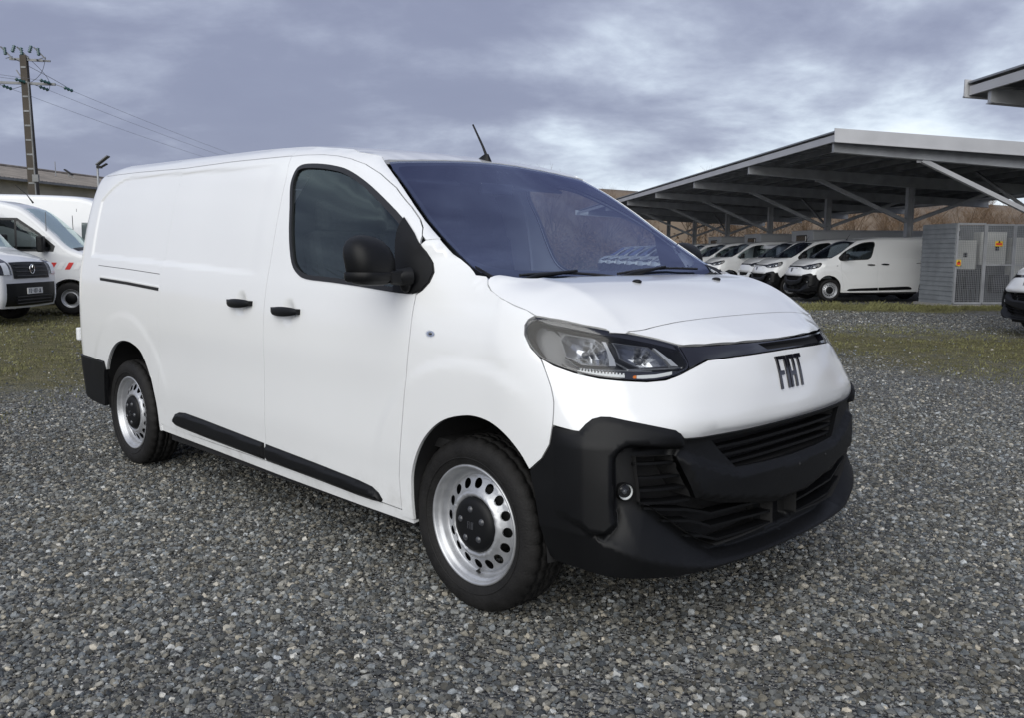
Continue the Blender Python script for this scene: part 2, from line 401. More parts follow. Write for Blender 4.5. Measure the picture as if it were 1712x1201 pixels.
def relief(x, z):
    "pressings in the body side, in metres outward"
    d = 0.
    if -3.9 < x < -1.4 and z > 1.25:
        top = 1.845-.022*(x+2.44)-z-max(0, -3.35-x)**2*.9; bot = z-(1.305-.035*(x+2.8)); re = x+3.765; fr = 9
        a = min(top, bot, re, fr)
        dd = a if a < .0 else a
        k = sstep(0, .026, min(top, re, fr) if min(top, re, fr) < bot else 1) if min(top, re, fr) < bot else sstep(0, .03, bot)
        d -= .012*k*(.22+.78*sstep(-1.52, -2.25, x))*sstep(-1.50, -1.62, x)
    for cx_, cz_, R in ((.03, .38, .63), (-3.16, .40, .62)):
        r = arch_r(x, z, cx_, cz_)
        if r < R and z > .45: d += (.006 if cx_ > -1 else .0028)*sstep(R, R-.06, r)*sstep(.45, .75, z) - .0015*sstep(R-.06, R-.22, r)*sstep(.45, .75, z)
    if .50 < z < 1.0 and -2.8 < x < -.3: d -= .006*math.sin(PI*(z-.50)/.5)**2
    for hx, hz in ((-1.665, 1.125), (-1.21, 1.105)):
        r = math.hypot(x-hx, (z-hz)*.9)
        if r < .07: d -= .011*(1-sstep(.012, .062, r))
    return d
def surfS(p, off=0.):
    s_, z = p; x, w = S(s_, z)
    if x < .45 and s_ > 1.0: w += relief(x, z)*sstep(.45, .2, x)
    if off:
        e = .01; xa, wa = S(s_+e, z); xb, wb = S(s_-e, z); xc, wc = S(s_, z+e); xd, wd = S(s_, z-e)
        t1 = Vector((xa-xb, wa-wb, 0)); t2 = Vector((xc-xd, wc-wd, 2*e)); n = t1.cross(t2).normalized()   # t1 goes outward then back, t2 up
        n = -n
        return (x+n.x*off*-1, w+n.y*off*-1, z+n.z*off*-1)
    return (x, w, z)
def surfH(p, off=0.):
    x, w = p; z = hood_z(x, w)+hood_fix(x, w)
    if off < 0: return (x+off*.9, w*(1+off*.8), z+off*.4)      # edges fold back under the sheet
    return (x, w, z+off)
_RT = [(ws_x(w, z)-.012, w, z+.004) for w, z in ((0, 1.829), (.15, 1.826), (.3, 1.818), (.42, 1.810), (.55, 1.799), (.62, 1.793))]
_RE = [(x, side_w(x, z)-.001, z) for x, z in ((ws_edge_x(1.790)-.004, 1.790), (ws_edge_x(1.815)-.004, 1.815), (-.90, 1.827), (-.97, 1.836), (-1.05, 1.905-.016*(-.05)-roof_drop(-1.05)))]
_RF = [(a, b, c-roof_z(a, b)) for a, b, c in _RT+_RE]
def surfR(p, off=0.):
    x, w = p; aw = abs(w); z = roof_z(x, w)
    if x > -1.35:
        sw = sd = 0.; md = 9
        for a, b, d in _RF:
            q = (a-x)**2+(b-aw)**2; k = 1/(q+.003)**2; sw += k; sd += k*d; md = min(md, q)
        z += sd/sw*math.exp(-md/.03)
    return (x, w, z+off)
def surfW(p, off=0.):
    w, z = p; return (ws_x(w, z)+off*.6, w, z+off*.8)
# the bonnet meets the wings and the lamps: its edge is pulled onto their outline
HEDGE = [(1.504, 1.286), (1.490, 1.265), (1.459, 1.244), (1.403, 1.229), (1.32, 1.223), (1.213, 1.211), (1.14, 1.198), (1.058, 1.183), (1.025, 1.162), (.97, 1.156), (.925, 1.150), (.838, 1.133), (.755, 1.119), (.685, 1.104), (.615, 1.086), (.554, 1.067), (.434, 1.061), (.286, 1.062), (.14, 1.061), (0, 1.06)]
_hf = []
HEDGE = [(HEDGE[i][0]+(HEDGE[i+1][0]-HEDGE[i][0])*k/4, HEDGE[i][1]+(HEDGE[i+1][1]-HEDGE[i][1])*k/4) for i in range(len(HEDGE)-1) for k in range(4)]+[HEDGE[-1]]
for _s, _z in HEDGE:
    _x, _w = S(_s, _z); _hf.append((_x, _w, _z-hood_z(_x, _w)))
_hf.append((.03, .83, 1.294-hood_z(.03, .83)))
def hood_fix(x, w):
    w = abs(w); sw = 1e-6; sd = 0; md = 9
    for a, b, d in _hf:
        q = (a-x)**2+(b-w)**2; k = 1/(q+.0006)**2; sw += k; sd += k*d; md = min(md, q)
    return sd/sw*math.exp(-md/.0225)
def panel(name, poly, surf=surfS, holes=(), step=.03, gap=.0022, lip=.012, off=0., m=None, parent=None, side='R', label=None, offf=None, hgap=0., creases=()):
    """pressed sheet: outline and holes in surface coordinates; returns one object per requested side (R, L, C)"""
    poly = inset(poly, gap) if gap else list(poly)
    if area(poly) < 0: poly = poly[::-1]
    outer = dens(poly, step); hs = []
    for h in holes:
        h = inset(h, -hgap) if hgap else list(h)
        hs.append(dens(h, step))
    P = list(outer); loops = [list(range(len(outer)))]
    for h in hs: loops.append(list(range(len(P), len(P)+len(h)))); P += h
    edges = [(l[i], l[(i+1) % len(l)]) for l in loops for i in range(len(l))]
    crp = []
    for c_ in creases:
        c_ = [tuple(q) for q in c_]; d_ = []
        for i in range(len(c_)-1): d_ += lin(c_[i], c_[i+1], max(1, int(math.ceil(math.hypot(c_[i+1][0]-c_[i][0], c_[i+1][1]-c_[i][1])/step))))[:-1]
        d_.append(c_[-1]); b0 = len(P); P += d_; crp += d_; edges += [(b0+i, b0+i+1) for i in range(len(d_)-1)]
    A = np.array(outer); x0, y0 = A.min(0); x1, y1 = A.max(0)
    gx, gy = np.meshgrid(np.arange(x0+step*.5, x1, step), np.arange(y0+step*.5, y1, step)); G = np.c_[gx.ravel(), gy.ravel()]
    if len(G):
        ok = sdist(G, outer) > step*.45
        for h in hs: ok &= sdist(G, h) < -step*.45
        G = G[ok]
        if crp:
            cp_ = np.array(crp); G = np.array([g for g in G if ((cp_-g)**2).sum(1).min() > (step*.55)**2])
        P = P+[tuple(g) for g in G]
    r = delaunay_2d_cdt([Vector(p) for p in P], edges, [], 0, 1e-6)
    V = np.array([tuple(v) for v in r[0]]); F = r[2]
    C = np.array([V[list(f)].mean(0) for f in F]); ok = sdist(C, outer) > 0
    for h in hs: ok &= sdist(C, h) < 0
    F = [tuple(f) for f, k in zip(F, ok) if k]
    offs = offf(V) if offf is not None else np.zeros(len(V))
    v3 = [surf(tuple(p), off+o) for p, o in zip(V, offs)]
    EPS = .0035
    o1 = offf(V+np.array([EPS, 0])) if offf is not None else offs; o2 = offf(V+np.array([0, EPS])) if offf is not None else offs
    oa = offf(V-np.array([EPS, 0])) if offf is not None else None; ob = offf(V-np.array([0, EPS])) if offf is not None else None
    nr = []
    for p, q3, a, b in zip(V, v3, o1, o2):
        q3 = Vector(q3); n_ = (Vector(surf((p[0]+EPS, p[1]), off+a))-(q3 if oa is None else Vector(surf((p[0]-EPS, p[1]), off+oa[len(nr)])))).cross(Vector(surf((p[0], p[1]+EPS), off+b))-(q3 if oa is None else Vector(surf((p[0], p[1]-EPS), off+ob[len(nr)])))); n_.normalize(); nr.append(n_)
    lipf = []; lv = []; ln = []
    if lip:
        cnt = {}
        for f in F:
            for i in range(3):
                e = (f[i], f[(i+1) % 3]); cnt[tuple(sorted(e))] = cnt.get(tuple(sorted(e)), []) + [e]
        base = len(v3); mp = {}
        for k, es in cnt.items():
            if len(es) == 1:
                a, b = es[0]
                i0 = base+len(lv); lv += [v3[a], v3[b], surf(tuple(V[b]), off+offs[b]-lip), surf(tuple(V[a]), off+offs[a]-lip)]
                fn = (Vector(v3[b])-Vector(v3[a])).cross(nr[a]).normalized(); ln += [fn]*4
                lipf.append((i0+1, i0, i0+3, i0+2))
    vv = v3+lv; used = sorted({i for f in F+lipf for i in f}); ri = {j: i for i, j in enumerate(used)}
    nn = nr+ln; nn = [nn[i] for i in used]; vv = [vv[i] for i in used]; FF = [tuple(ri[i] for i in f) for f in F+lipf]
    outs = []
    for sd in side:
        me = bpy.data.meshes.new(name)
        if sd == 'L': me.from_pydata([(p[0], p[1], p[2]) for p in vv], [], FF)
        else: me.from_pydata([(p[0], -p[1], p[2]) for p in vv], [], [tuple(reversed(f)) for f in FF])
        me.polygons.foreach_set('use_smooth', [True]*len(FF)); me.materials.append(m or PAINT); me.update()
        if sd == 'L': cn = [(n_.x, n_.y, n_.z) for n_ in nn]
        else: cn = [(n_.x, -n_.y, n_.z) for n_ in nn]
        # orient with the faces
        f0 = me.polygons[len(F)//2]; a_ = f0.normal; b_ = Vector(cn[f0.vertices[0]])
        if a_.dot(b_) < 0: cn = [(-x_, -y_, -z_) for x_, y_, z_ in cn]
        me.normals_split_custom_set_from_vertices(cn)
        outs.append(link(name, me, None, parent, label))
    return outs if len(outs) > 1 else outs[0]
def mir(half):
    "outline from s=0 outward, closed across the centre line"
    return list(half)+[(-a, b) for a, b in reversed(half) if abs(a) > 1e-6]
def strip(name, path, surf, off, w, t, m, parent, side='R', label=None, mb=None, up=None):
    "bar following a path of surface coordinates; w across, t deep"
    P = [surf(p, off) for p in dens(list(path)+[], .03)[:0] or path]
    own = mb is None; mb = mb or MB()
    rows = []
    for i, p in enumerate(P):
        q = surf(path[i], off-t); a = Vector(p); b = Vector(q)
        rows.append([a+Vector((0, 0, w/2)), b+Vector((0, 0, w/2)), b-Vector((0, 0, w/2)), a-Vector((0, 0, w/2))])
    rows = [[(v.x, -v.y, v.z) for v in r] for r in rows]
    mb.grid(rows, False, True); mb.add(rows[0], [(0, 1, 2, 3)]); mb.add(rows[-1], [(3, 2, 1, 0)])
    if own:
        outs = [mb.build(name, m, parent, label, flip_y=(sd == 'L')) for sd in side]
        return outs if len(outs) > 1 else outs[0]
def lin(a, b, n): return [(a[0]+(b[0]-a[0])*i/n, a[1]+(b[1]-a[1])*i/n) for i in range(n+1)]
def path(pts, step=.04):
    out = []
    for i in range(len(pts)-1):
        L = math.hypot(pts[i+1][0]-pts[i][0], pts[i+1][1]-pts[i][1]); n = max(1, int(L/step)); out += lin(pts[i], pts[i+1], n)[:-1]
    return out+[pts[-1]]
def X(pts): return [(S0-x, z) for x, z in pts]
# ------------------------------------------------------------------ outlines of the main van's body, measured in metres
WIN = cr([(-1.362, 1.700), (-1.360, 1.765), (-1.335, 1.792), (-1.274, 1.799), (-1.151, 1.790), (-1.026, 1.771), (-.936, 1.749), (-.821, 1.705), (-.677, 1.640), (-.511, 1.553), (-.365, 1.458), (-.283, 1.387), (-.241, 1.340), (-.225, 1.305), (-.234, 1.266), (-.261, 1.235), (-.308, 1.219), (-.415, 1.221), (-.666, 1.238), (-.894, 1.250), (-1.075, 1.258), (-1.157, 1.280), (-1.222, 1.330), (-1.274, 1.440), (-1.320, 1.590)], True, 3)
DTOP = [(-1.455, 1.850), (-1.345, 1.849), (-1.201, 1.841), (-1.077, 1.826), (-.968, 1.805), (-.860, 1.774), (-.738, 1.723), (-.607, 1.657), (-.471, 1.571), (-.395, 1.517), (-.353, 1.482), (-.327, 1.450), (-.312, 1.415)]
DFRONT = [(-.312, 1.415), (-.297, 1.385)]                    # to the window corner
DREAR = [(-1.455, 1.850), (-1.420, 1.731), (-1.415, 1.600), (-1.416, 1.383), (-1.426, 1.211), (-1.433, 1.095), (-1.437, .861), (-1.458, .600), (-1.472, .480), (-1.486, .335)]
DLOW = [(-.392, .320), (-.394, .456), (-.355, .665), (-.319, .865), (-.297, 1.058), (-.290, 1.217)]
WCORNER = [(-.297, 1.385), (-.283, 1.387), (-.241, 1.340), (-.225, 1.305), (-.234, 1.266), (-.261, 1.235), (-.290, 1.217)]
ARCHF = [(-.318, .290), (-.318, .395), (-.303, .499), (-.245, .610), (-.171, .690), (-.085, .745), (.022, .776), (.104, .782), (.185, .768), (.255, .733), (.314, .682), (.354, .631)]; ARCHF = cr(ARCHF, False, 4)
ARCHR = [(-2.760, .300), (-2.760, .420), (-2.772, .520), (-2.800, .620), (-2.850, .710), (-2.923, .778), (-3.045, .815), (-3.160, .822), (-3.260, .805), (-3.350, .765), (-3.425, .705), (-3.476, .640), (-3.50, .60)]; ARCHR = cr(ARCHR, False, 4)
HLAMP = [(1.025, 1.162), (.925, 1.150), (.838, 1.133), (.755, 1.119), (.685, 1.104), (.615, 1.086), (.554, 1.067), (.560, 1.025), (.569, .990), (.620, .973), (.676, .958), (.738, .954), (.816, .959), (.895, .967), (.978, .983), (1.050, 1.004), (1.095, 1.026), (1.119, 1.058), (1.124, 1.098), (1.102, 1.128), (1.067, 1.149)]; HLAMP = cr(HLAMP[:7], False, 3)+cr(HLAMP[7:]+HLAMP[:1], False, 3)[:-1]
SEAMF = [(1.093, 1.022), (1.090, .985), (1.083, .93), (1.081, .88), (1.085, .840), (1.089, .802)]
WLOW = [(1.089, .802), (1.009, .790), (.985, .814), (.960, .832), (.930, .840), (.902, .840), (.787, .816), (.676, .793), (.650, .778), (.630, .758), (.590, .752), (.547, .751), (.363, .750), (.131, .751), (0, .751)]
def ztop(x): return 1.905-.016*(x+1.0)-max(0, roof_drop(max(-4.2, min(x, -.6))))
RL = .0105
def build_hero():
    van = empty('van', (0, 0, 0), label='large white panel van in the foreground with FIAT letters on its nose', category='van')
    kw = dict(parent=van)
    # --- wings (front fenders)
    wing = X(ARCHF[::-1])+X([(-.392, .290)])+X(DLOW)[0:]+X(WCORNER[::-1])+X(DFRONT[::-1][1:])
    wing += X([(-.300, 1.432), (-.262, 1.438)])
    wing += X([(ws_edge_x(z)-.004, z) for z in (1.42, 1.40, 1.378, 1.35, 1.33, 1.312, 1.300)])
    wing += X([(.02, 1.296)])
    wing += [(1.505, 1.288), (1.492, 1.266), (1.460, 1.245), (1.403, 1.230), (1.213, 1.212)][0:4]
    wing += [(1.32, 1.224), (1.213, 1.212), (1.13, 1.196), (1.058, 1.183), (1.030, 1.164)]
    wing += [(1.067, 1.151), (1.104, 1.129), (1.126, 1.098), (1.121, 1.056), (1.096, 1.024)]+SEAMF[1:]
    wing += [(1.104, .732), (1.133, .679)]
    wl = panel('wing', wing, side='RL', step=.025, lip=.02, **kw)
    # --- front door with window
    door = X(DTOP)+X(DFRONT[1:])+X(WCORNER[1:])+X(DLOW[::-1])+X(DREAR[::-1])[:-1]
    doors = panel('front_door', door, holes=[X(inset(WIN, .010))], side='RL', gap=.0020, step=.0165, **kw)
    sd_ = X(DREAR)+X([(-2.05, .335), (-2.625, .338), (-2.735, .345), (-2.728, .50), (-2.70, .60), (-2.655, .72), (-2.640, .9), (-2.625, 1.15), (-2.625, 1.862), (-2.05, 1.862)])
    slides = panel('sliding_door', sd_, side='RL', step=.0155, gap=.0006, **kw)
    rq = X([(-2.625, 1.862), (-2.625, 1.15), (-2.640, .9), (-2.655, .72), (-2.70, .60), (-2.728, .50), (-2.735, .30)])+X(ARCHR)
    rq += X([(-3.52, .655), (-3.75, .665), (-4.02, .672), (-4.045, .70), (-4.045, 1.60), (-4.03, 1.80), (-3.98, 1.90), (-3.80, 1.885), (-3.3, 1.880)])
    quarters = panel('rear_quarter_panel', rq, side='RL', step=.0155, gap=.0005, lip=.02, **kw)
    # --- frame over the door and windscreen pillar
    fr = X([(-.2625, 1.4385), (-.301, 1.4325)])+X(DTOP[::-1][1:])
    fr += X([(-1.455, ztop(-1.455)), (-1.30, ztop(-1.30)), (-1.15, ztop(-1.15)), (-1.05, ztop(-1.05)), (-.97, 1.835)])
    fr += X([(ws_edge_x(z)-.004, z) for z in (1.815, 1.80, 1.782, 1.74, 1.697, 1.65, 1.601, 1.555, 1.512, 1.475, 1.445)])
    panel('windscreen_pillar', fr, side='RL', step=.02, gap=.0008, lip=.015, **kw)
    rail = X([(-1.455, 1.852), (-2.05, 1.864), (-2.625, 1.864), (-3.3, 1.882), (-3.80, 1.887), (-3.98, 1.902)])+X([(x, ztop(x)) for x in (-3.98, -3.7, -3.4, -3.0, -2.5, -2.0, -1.7, -1.455)])
    panel('roof_rail', rail, side='RL', step=.02, gap=.0014, **kw)
    # --- roof skin
    xs = [-1.0, -1.1, -1.25, -1.45, -1.7, -2.0, -2.5, -3.0, -3.5, -3.8, -4.0]
    rf = [(a, b) for a, b, c in _RT+_RE[:4]]+[(x, side_w(x, ztop(x))) for x in (-1.05, -1.15, -1.25, -1.35, -1.45, -1.6)]+[(x, side_w(x, ztop(x))) for x in (-2.0, -2.5, -3.0, -3.5, -3.8, -3.98)]+[(-4.05, .50), (-4.06, 0)]
    rf = [(a, b) for a, b in rf]; rfull = rf+[(a, -b) for a, b in reversed(rf) if b > 1e-6]
    panel('roof', rfull, surf=surfR, side='R', step=.05, gap=.001, lip=.02, **kw)
    # --- bonnet and nose
    hr = [(-.03, 0), (-.02, .15), (.01, .28), (.06, .40), (.115, .50), (.145, .60), (.135, .68), (.085, .745), (.04, .79), (.028, .828)]
    hs = [S(s, z)[:2] for s, z in [(1.502, 1.283), (1.488, 1.264), (1.457, 1.243), (1.403, 1.228), (1.32, 1.222), (1.213, 1.210), (1.13, 1.195), (1.058, 1.181), (1.028, 1.164), (.97, 1.158), (.925, 1.153), (.838, 1.136), (.765, 1.123)]]
    seam = [(.535, .735), (.562, .69), (.583, .60), (.596, .48), (.604, .35), (.609, .2), (.611, 0)]
    hh = hr+hs+seam; full = hh+[(a, -b) for a, b in reversed(hh) if abs(b) > 1e-6]
    panel('bonnet', full, surf=surfH, side='R', step=.03, gap=.002, lip=.018, **kw)
    nf = [S(s, z)[:2] for s, z in [(.755, 1.121), (.685, 1.106), (.615, 1.088), (.556, 1.068), (.530, 1.064), (.434, 1.063), (.286, 1.063), (.14, 1.063), (0, 1.062)]]
    nn = seam[::-1]+nf; nfull = nn+[(a, -b) for a, b in reversed(nn) if abs(b) > 1e-6]
    panel('nose_panel', nfull, surf=surfH, side='R', step=.025, gap=.0018, lip=.03, **kw)
    # --- painted bumper skin
    up = [(0, 1.021), (.165, 1.020), (.33, 1.017), (.468, 1.012), (.520, .998), (.571, .984), (.620, .969), (.676, .954), (.738, .950), (.816, .955), (.895, .963), (.978, .979), (1.050, 1.000)]
    wb = up+SEAMF+WLOW[1:]
    FL = [(0, .797), (.4, .803), (.70, .838), (.88, .866), (.96, .852), (1.03, .795)]
    def fold(V):
        zf = np.interp(np.abs(V[:, 0]), [p[0] for p in FL], [p[1] for p in FL]); return -.006*np.clip((zf-V[:, 1])/.04, 0, 1)*npstep(1.06, 1.0, np.abs(V[:, 0]))
    fb = panel('front_bumper', mir(wb), step=.022, gap=.002, lip=.025, offf=fold, creases=[FL, [(-a, b) for a, b in FL], [(a, b-.04) for a, b in FL[:3]], [(-a, b-.04) for a, b in FL[:3]]], **kw)
    # raised letters on the nose
    Lt = {'F': [[(0, 0), (.20, 0), (.20, .42), (.58, .42), (.58, .55), (.20, .55), (.20, .88), (.70, .88), (.70, 1), (0, 1)]],
          'I': [[(0, 0), (.20, 0), (.20, 1), (0, 1)]],
          'A': [[(0, 0), (.20, 0), (.20, .36), (.54, .36), (.54, 0), (.74, 0), (.74, 1), (0, 1)], [(.20, .49), (.54, .49), (.54, .88), (.20, .88)]],
          'T': [[(.27, 0), (.45, 0), (.45, .88), (.74, .88), (.74, 1), (0, 1), (0, .88), (.26, .88)]]}
    xs_ = {'F': .106, 'I': .050, 'A': .026, 'T': -.034}; wd = .072
    for k in 'FIAT':
        pl = [[(xs_[k]-p[0]*wd*(.95), .880+p[1]*.121) for p in q] for q in Lt[k]]
        panel('badge_letter', pl[0], holes=pl[1:], step=.02, gap=0, lip=.006, off=.006, m=GLOSSB, parent=fb)
    # --- gloss band between the lamps, with its intake
    bt = [(0, 1.059), (.14, 1.060), (.286, 1.061), (.434, 1.060), (.528, 1.061), (.552, 1.064), (.557, 1.025), (.566, .988), (.520, 1.001), (.468, 1.014), (.33, 1.020), (.165, 1.023), (0, 1.024)]
    band = panel('nose_band', mir(bt), step=.02, gap=.0015, lip=.03, off=-.004, m=GLOSSB, holes=[[(.16, 1.054), (-.47, 1.054), (-.45, 1.028), (.12, 1.031)]], **kw)
    panel('intake_backing', [(.18, 1.056), (-.49, 1.056), (-.47, 1.026), (.14, 1.026)], step=.03, gap=0, lip=0, off=-.03, m=DARK, parent=band)
    # --- black lower bumper
    CL = [(1.009, .792), (.985, .816), (.960, .834), (.930, .842), (.902, .842), (.787, .818), (.676, .795), (.650, .780), (.628, .758), (.620, .735), (.640, .728), (.74, .738), (.840, .748), (.872, .735), (.893, .705), (.897, .56), (.890, .487), (.915, .460), (.945, .447), (.975, .452), (1.0, .470), (1.008, .50), (1.010, .64)]
    POCK = [(.640, .732), (.74, .742), (.845, .750), (.880, .735), (.897, .705), (.900, .56), (.894, .50), (.87, .515), (.80, .515), (.76, .505), (.66, .435), (.564, .36), (.478, .31), (.30, .30), (.0, .296), (-.1, .296), (-.1, .45), (.0, .45), (.10, .448), (.45, .508), (.590, .541), (.655, .703)]
    CL2 = CL[1:19]+[(.975, .451), (1.0, .468), (1.05, .49), (1.12, .50), (1.12, .785), (1.009, .790)]
    UG = [(0, .740), (.25, .740), (.50, .737), (.455, .69), (.385, .628), (.2, .620), (0, .616)]
    GR = [(.805, .712), (.657, .705), (.590, .552), (.45, .506), (.20, .462), (.095, .450), (.095, .362), (.30, .355), (.465, .352), (.56, .398), (.66, .470), (.755, .542), (.795, .556)]
    la = np.array([(.96, .446), (.90, .50), (.87, .545), (.76, .532), (.66, .46), (.564, .385), (.478, .333), (.3, .315), (0, .31)])
    lb = np.array([(.96, .446), (.93, .43), (.80, .37), (.66, .325), (.54, .303), (.478, .300), (.3, .296), (0, .294)])
    def pl_d(V, L):
        b = np.full(len(V), 9.)
        for i in range(len(L)-1):
            a, c = L[i], L[i+1]; e = c-a; t = np.clip(((V-a)@e)/(e@e), 0, 1); b = np.minimum(b, np.hypot(*(V-(a+t[:, None]*e)).T))
        return b
    wing_poly = list(map(tuple, la))+list(map(tuple, lb[::-1]))
    def offf(V):
        V = np.abs(V*np.array([1, 1.])); V = np.c_[np.abs(V[:, 0]), V[:, 1]]
        o = .020*np.clip(sdist(V, CL2)/.014, 0, 1)*np.clip((1.085-V[:, 0])/.09, 0, 1)*(.3+.7*npstep(.81, .735, V[:, 1]))
        o -= .050*np.clip(sdist(V, POCK)/.010, 0, 1)
        o -= .045*np.clip((.10-V[:, 0])/.01, 0, 1)*np.clip((.452-V[:, 1])/.01, 0, 1)*np.clip((V[:, 1]-.335)/.02, 0, 1)
        o += .020*np.clip(sdist(V, beam+[(-.3, .45), (-.3, .610)])/.020, 0, 1)
        iw = sdist(V, wing_poly) > 0; da = pl_d(V, la); db = pl_d(V, lb); t = da/(da+db+1e-6)
        fd = npstep(1.02, .94, V[:, 0]); kc = np.clip(-sdist(V, CL2)/.007, 0, 1); iw = iw & (kc > 0); o = np.where(iw, (-.050*(1-t)+.014*t)*fd*kc, o)
        below = (~iw) & (V[:, 1] < .45) & (V[:, 1] < np.interp(V[:, 0], lb[::-1, 0], lb[::-1, 1]))
        o = np.where(below, fd*.014-.25*np.maximum(0, np.interp(V[:, 0], lb[::-1, 0], lb[::-1, 1])-V[:, 1]), o)
        return o
    lb_out = [(0, .754), (.131, .754), (.363, .753), (.547, .755), (.625, .760), (.652, .781), (.676, .797), (.787, .820), (.902, .844), (.932, .844), (.962, .836), (.987, .818), (1.009, .795), (1.089, .799), (1.104, .730), (1.133, .676), (1.182, .628), (1.163, .55), (1.150, .47), (1.142, .40), (1.137, .335), (1.130, .322), (1.10, .310), (.9, .298), (.7, .290), (.5, .284), (.25, .282), (0, .280)]
    mirr = lambda P: [(-a, b) for a, b in P]
    beam = [(0, .610), (.385, .620), (.50, .655), (.60, .700), (.655, .70), (.59, .545), (.45, .512), (.1, .452), (0, .45)]
    both = lambda P: [list(P), [(-a, b) for a, b in P]]
    CLc = CL+CL[:1]; cre = []
    for q_ in (CL2, inset(CL2, .014), [p for p in POCK if p[0] > -.05][:-1], inset(POCK, .010)[:-6], list(map(tuple, la)), list(map(tuple, lb)), beam, [(.0, .590), (.37, .600), (.50, .635), (.59, .675)]): cre += both(q_)
    lob = panel('lower_bumper', mir(lb_out), holes=[mir(UG), GR, mirr(GR)], step=.0135, gap=.0015, lip=.03, m=PLASTIC, offf=offf, creases=cre, **kw)
    for P, nm in ((mir(UG), 'grille_backing'), (GR, 'grille_backing'), (mirr(GR), 'grille_backing')):
        panel(nm, inset(P, -.02), step=.04, gap=0, lip=0, off=-.13, m=DARK, parent=lob)
        mb = MB(); D = dens(P, .04)
        mb.grid([[(lambda t: (t[0], -t[1], t[2]))(surfS(p, o)) for p in D] for o in (-.02, -.13)], False, True)
        mb.build('grille_duct', DARK, lob)
    for z0, z1 in ((.706, .706), (.676, .677), (.647, .647)):
        strip('grille_slat', path([(.46, z0-.002), (0, z1), (-.46, z0-.002)]), surfS, -.014, .010, .05, PLASTIC, lob)
    for side_ in (1, -1):
        sg = lambda P: [(side_*a, b) for a, b in P]
        for P in ([(.81, .688), (.648, .681)], [(.80, .641), (.628, .634)], [(.797, .597), (.606, .589)], [(.795, .551), (.70, .545), (.582, .539)],
                  [(.775, .533), (.60, .506), (.480, .468), (.30, .464), (.095, .449)], [(.700, .482), (.58, .462), (.477, .420), (.30, .416), (.095, .404)], [(.60, .412), (.53, .398), (.445, .368), (.30, .366), (.095, .362)]):
            strip('grille_slat', path(sg(P)), surfS, -.030, .009, .05, PLASTIC, lob)
    # tow-eye cover outlines and number-plate screws
    for s0_, z0_ in ((.24, .505),):
        q = [(s0_, z0_), (s0_-.075, z0_), (s0_-.075, z0_+.05), (s0_, z0_+.05)]
        panel('tow_eye_cover', q, step=.03, gap=0, lip=.004, off=.0185, m=PLASTIC, parent=lob)
    for a in (-.03, -.26): 
        x_, w_, z_ = surfS((a, .575), .016); mb = MB(); mb.sphere((x_, -w_, z_), .008); mb.build('plate_screw', DARK, lob)
    # --- fog lamps
    for sd_ in (1, -1):
        c = Vector(surfS((.848, .592), -.042)); c.y *= -sd_
        d = Vector((.93, -sd_*.36, 0)).normalized(); r = Vector((-d.y, d.x, 0)); 
        f = MB(); rings = []
        for rr, o in ((.004, -.024), (.014, -.020), (.022, -.010), (.026, 0.002), (.0265, .006)):
            rings.append([c+d*o+r*(rr*math.cos(2*PI*k/24))+Vector((0, 0, rr*math.sin(2*PI*k/24))) for k in range(24)])
        f.grid(rings, True, True); fl = f.build('fog_lamp', DRL, van)
        g = MB(); g.grid([[c+d*(.012-.008*(q/3)**2)+r*(.0265*q/3*math.cos(2*PI*k/24))+Vector((0, 0, .0265*q/3*math.sin(2*PI*k/24))) for k in range(24)] for q in range(4)], True, True); g.build('lens', CLEAR, fl)
        g = MB(); g.sphere(c+d*-.004, .009); g.build('bulb_shield', SMOKE, fl)
        g = MB(); g.grid([[c+d*o+r*(rr*math.cos(2*PI*k/24))+Vector((0, 0, rr*math.sin(2*PI*k/24))) for k in range(24)] for rr, o in ((.0265, .002), (.0272, .008), (.0300, .008), (.031, .0), (.031, -.02))], True, True); g.build('lamp_ring', PLASTIC, fl)
    # --- headlamps
    for sd_ in 'RL':
        pk = dict(side=sd_)
        hl = empty('headlight', (0, 0, 0)); hl.parent = van
        b = panel('lamp_housing', inset(HLAMP, .012), step=.03, gap=0, lip=0, off=-.075, m=SMOKE, parent=hl, **pk)
        mb = MB(); D = dens(inset(HLAMP, .002), .02); D2 = dens(inset(HLAMP, .002), .02)
        fl_ = 1 if sd_ == 'L' else -1
        mb.grid([[(lambda t: (t[0], fl_*t[1], t[2]))(surfS(p, o)) for p in D] for o in (-.004, -.075)], True, True); mb.build('housing_wall', PLASTIC, hl)
        panel('lamp_bezel', inset(HLAMP, .0018), holes=[inset(HLAMP, .0065)], step=.015, gap=0, lip=.01, off=-.0025, m=GLOSSB, parent=hl, **pk)
        brow = cr([(1.04, 1.150), (.98, 1.150), (.90, 1.140), (.80, 1.121), (.70, 1.101), (.60, 1.075)], False, 4)
        brow2 = cr([(.60, 1.062), (.70, 1.086), (.80, 1.106), (.90, 1.126), (.98, 1.138), (1.04, 1.144)], False, 4)
        tc_ = cr([(1.05, 1.157)]+[(1.025, 1.162), (.925, 1.150), (.838, 1.133), (.755, 1.119), (.685, 1.104), (.615, 1.086), (.575, 1.074)], False, 3); brow = [(a, b-.004) for a, b in tc_]; brow2 = [(a, b-.004-.018*sstep(1.06, .98, a)) for a, b in tc_[::-1]]
        panel('lamp_brow', brow+brow2, step=.02, gap=0, lip=.02, off=-.004, m=GLOSSB, parent=hl, **pk)
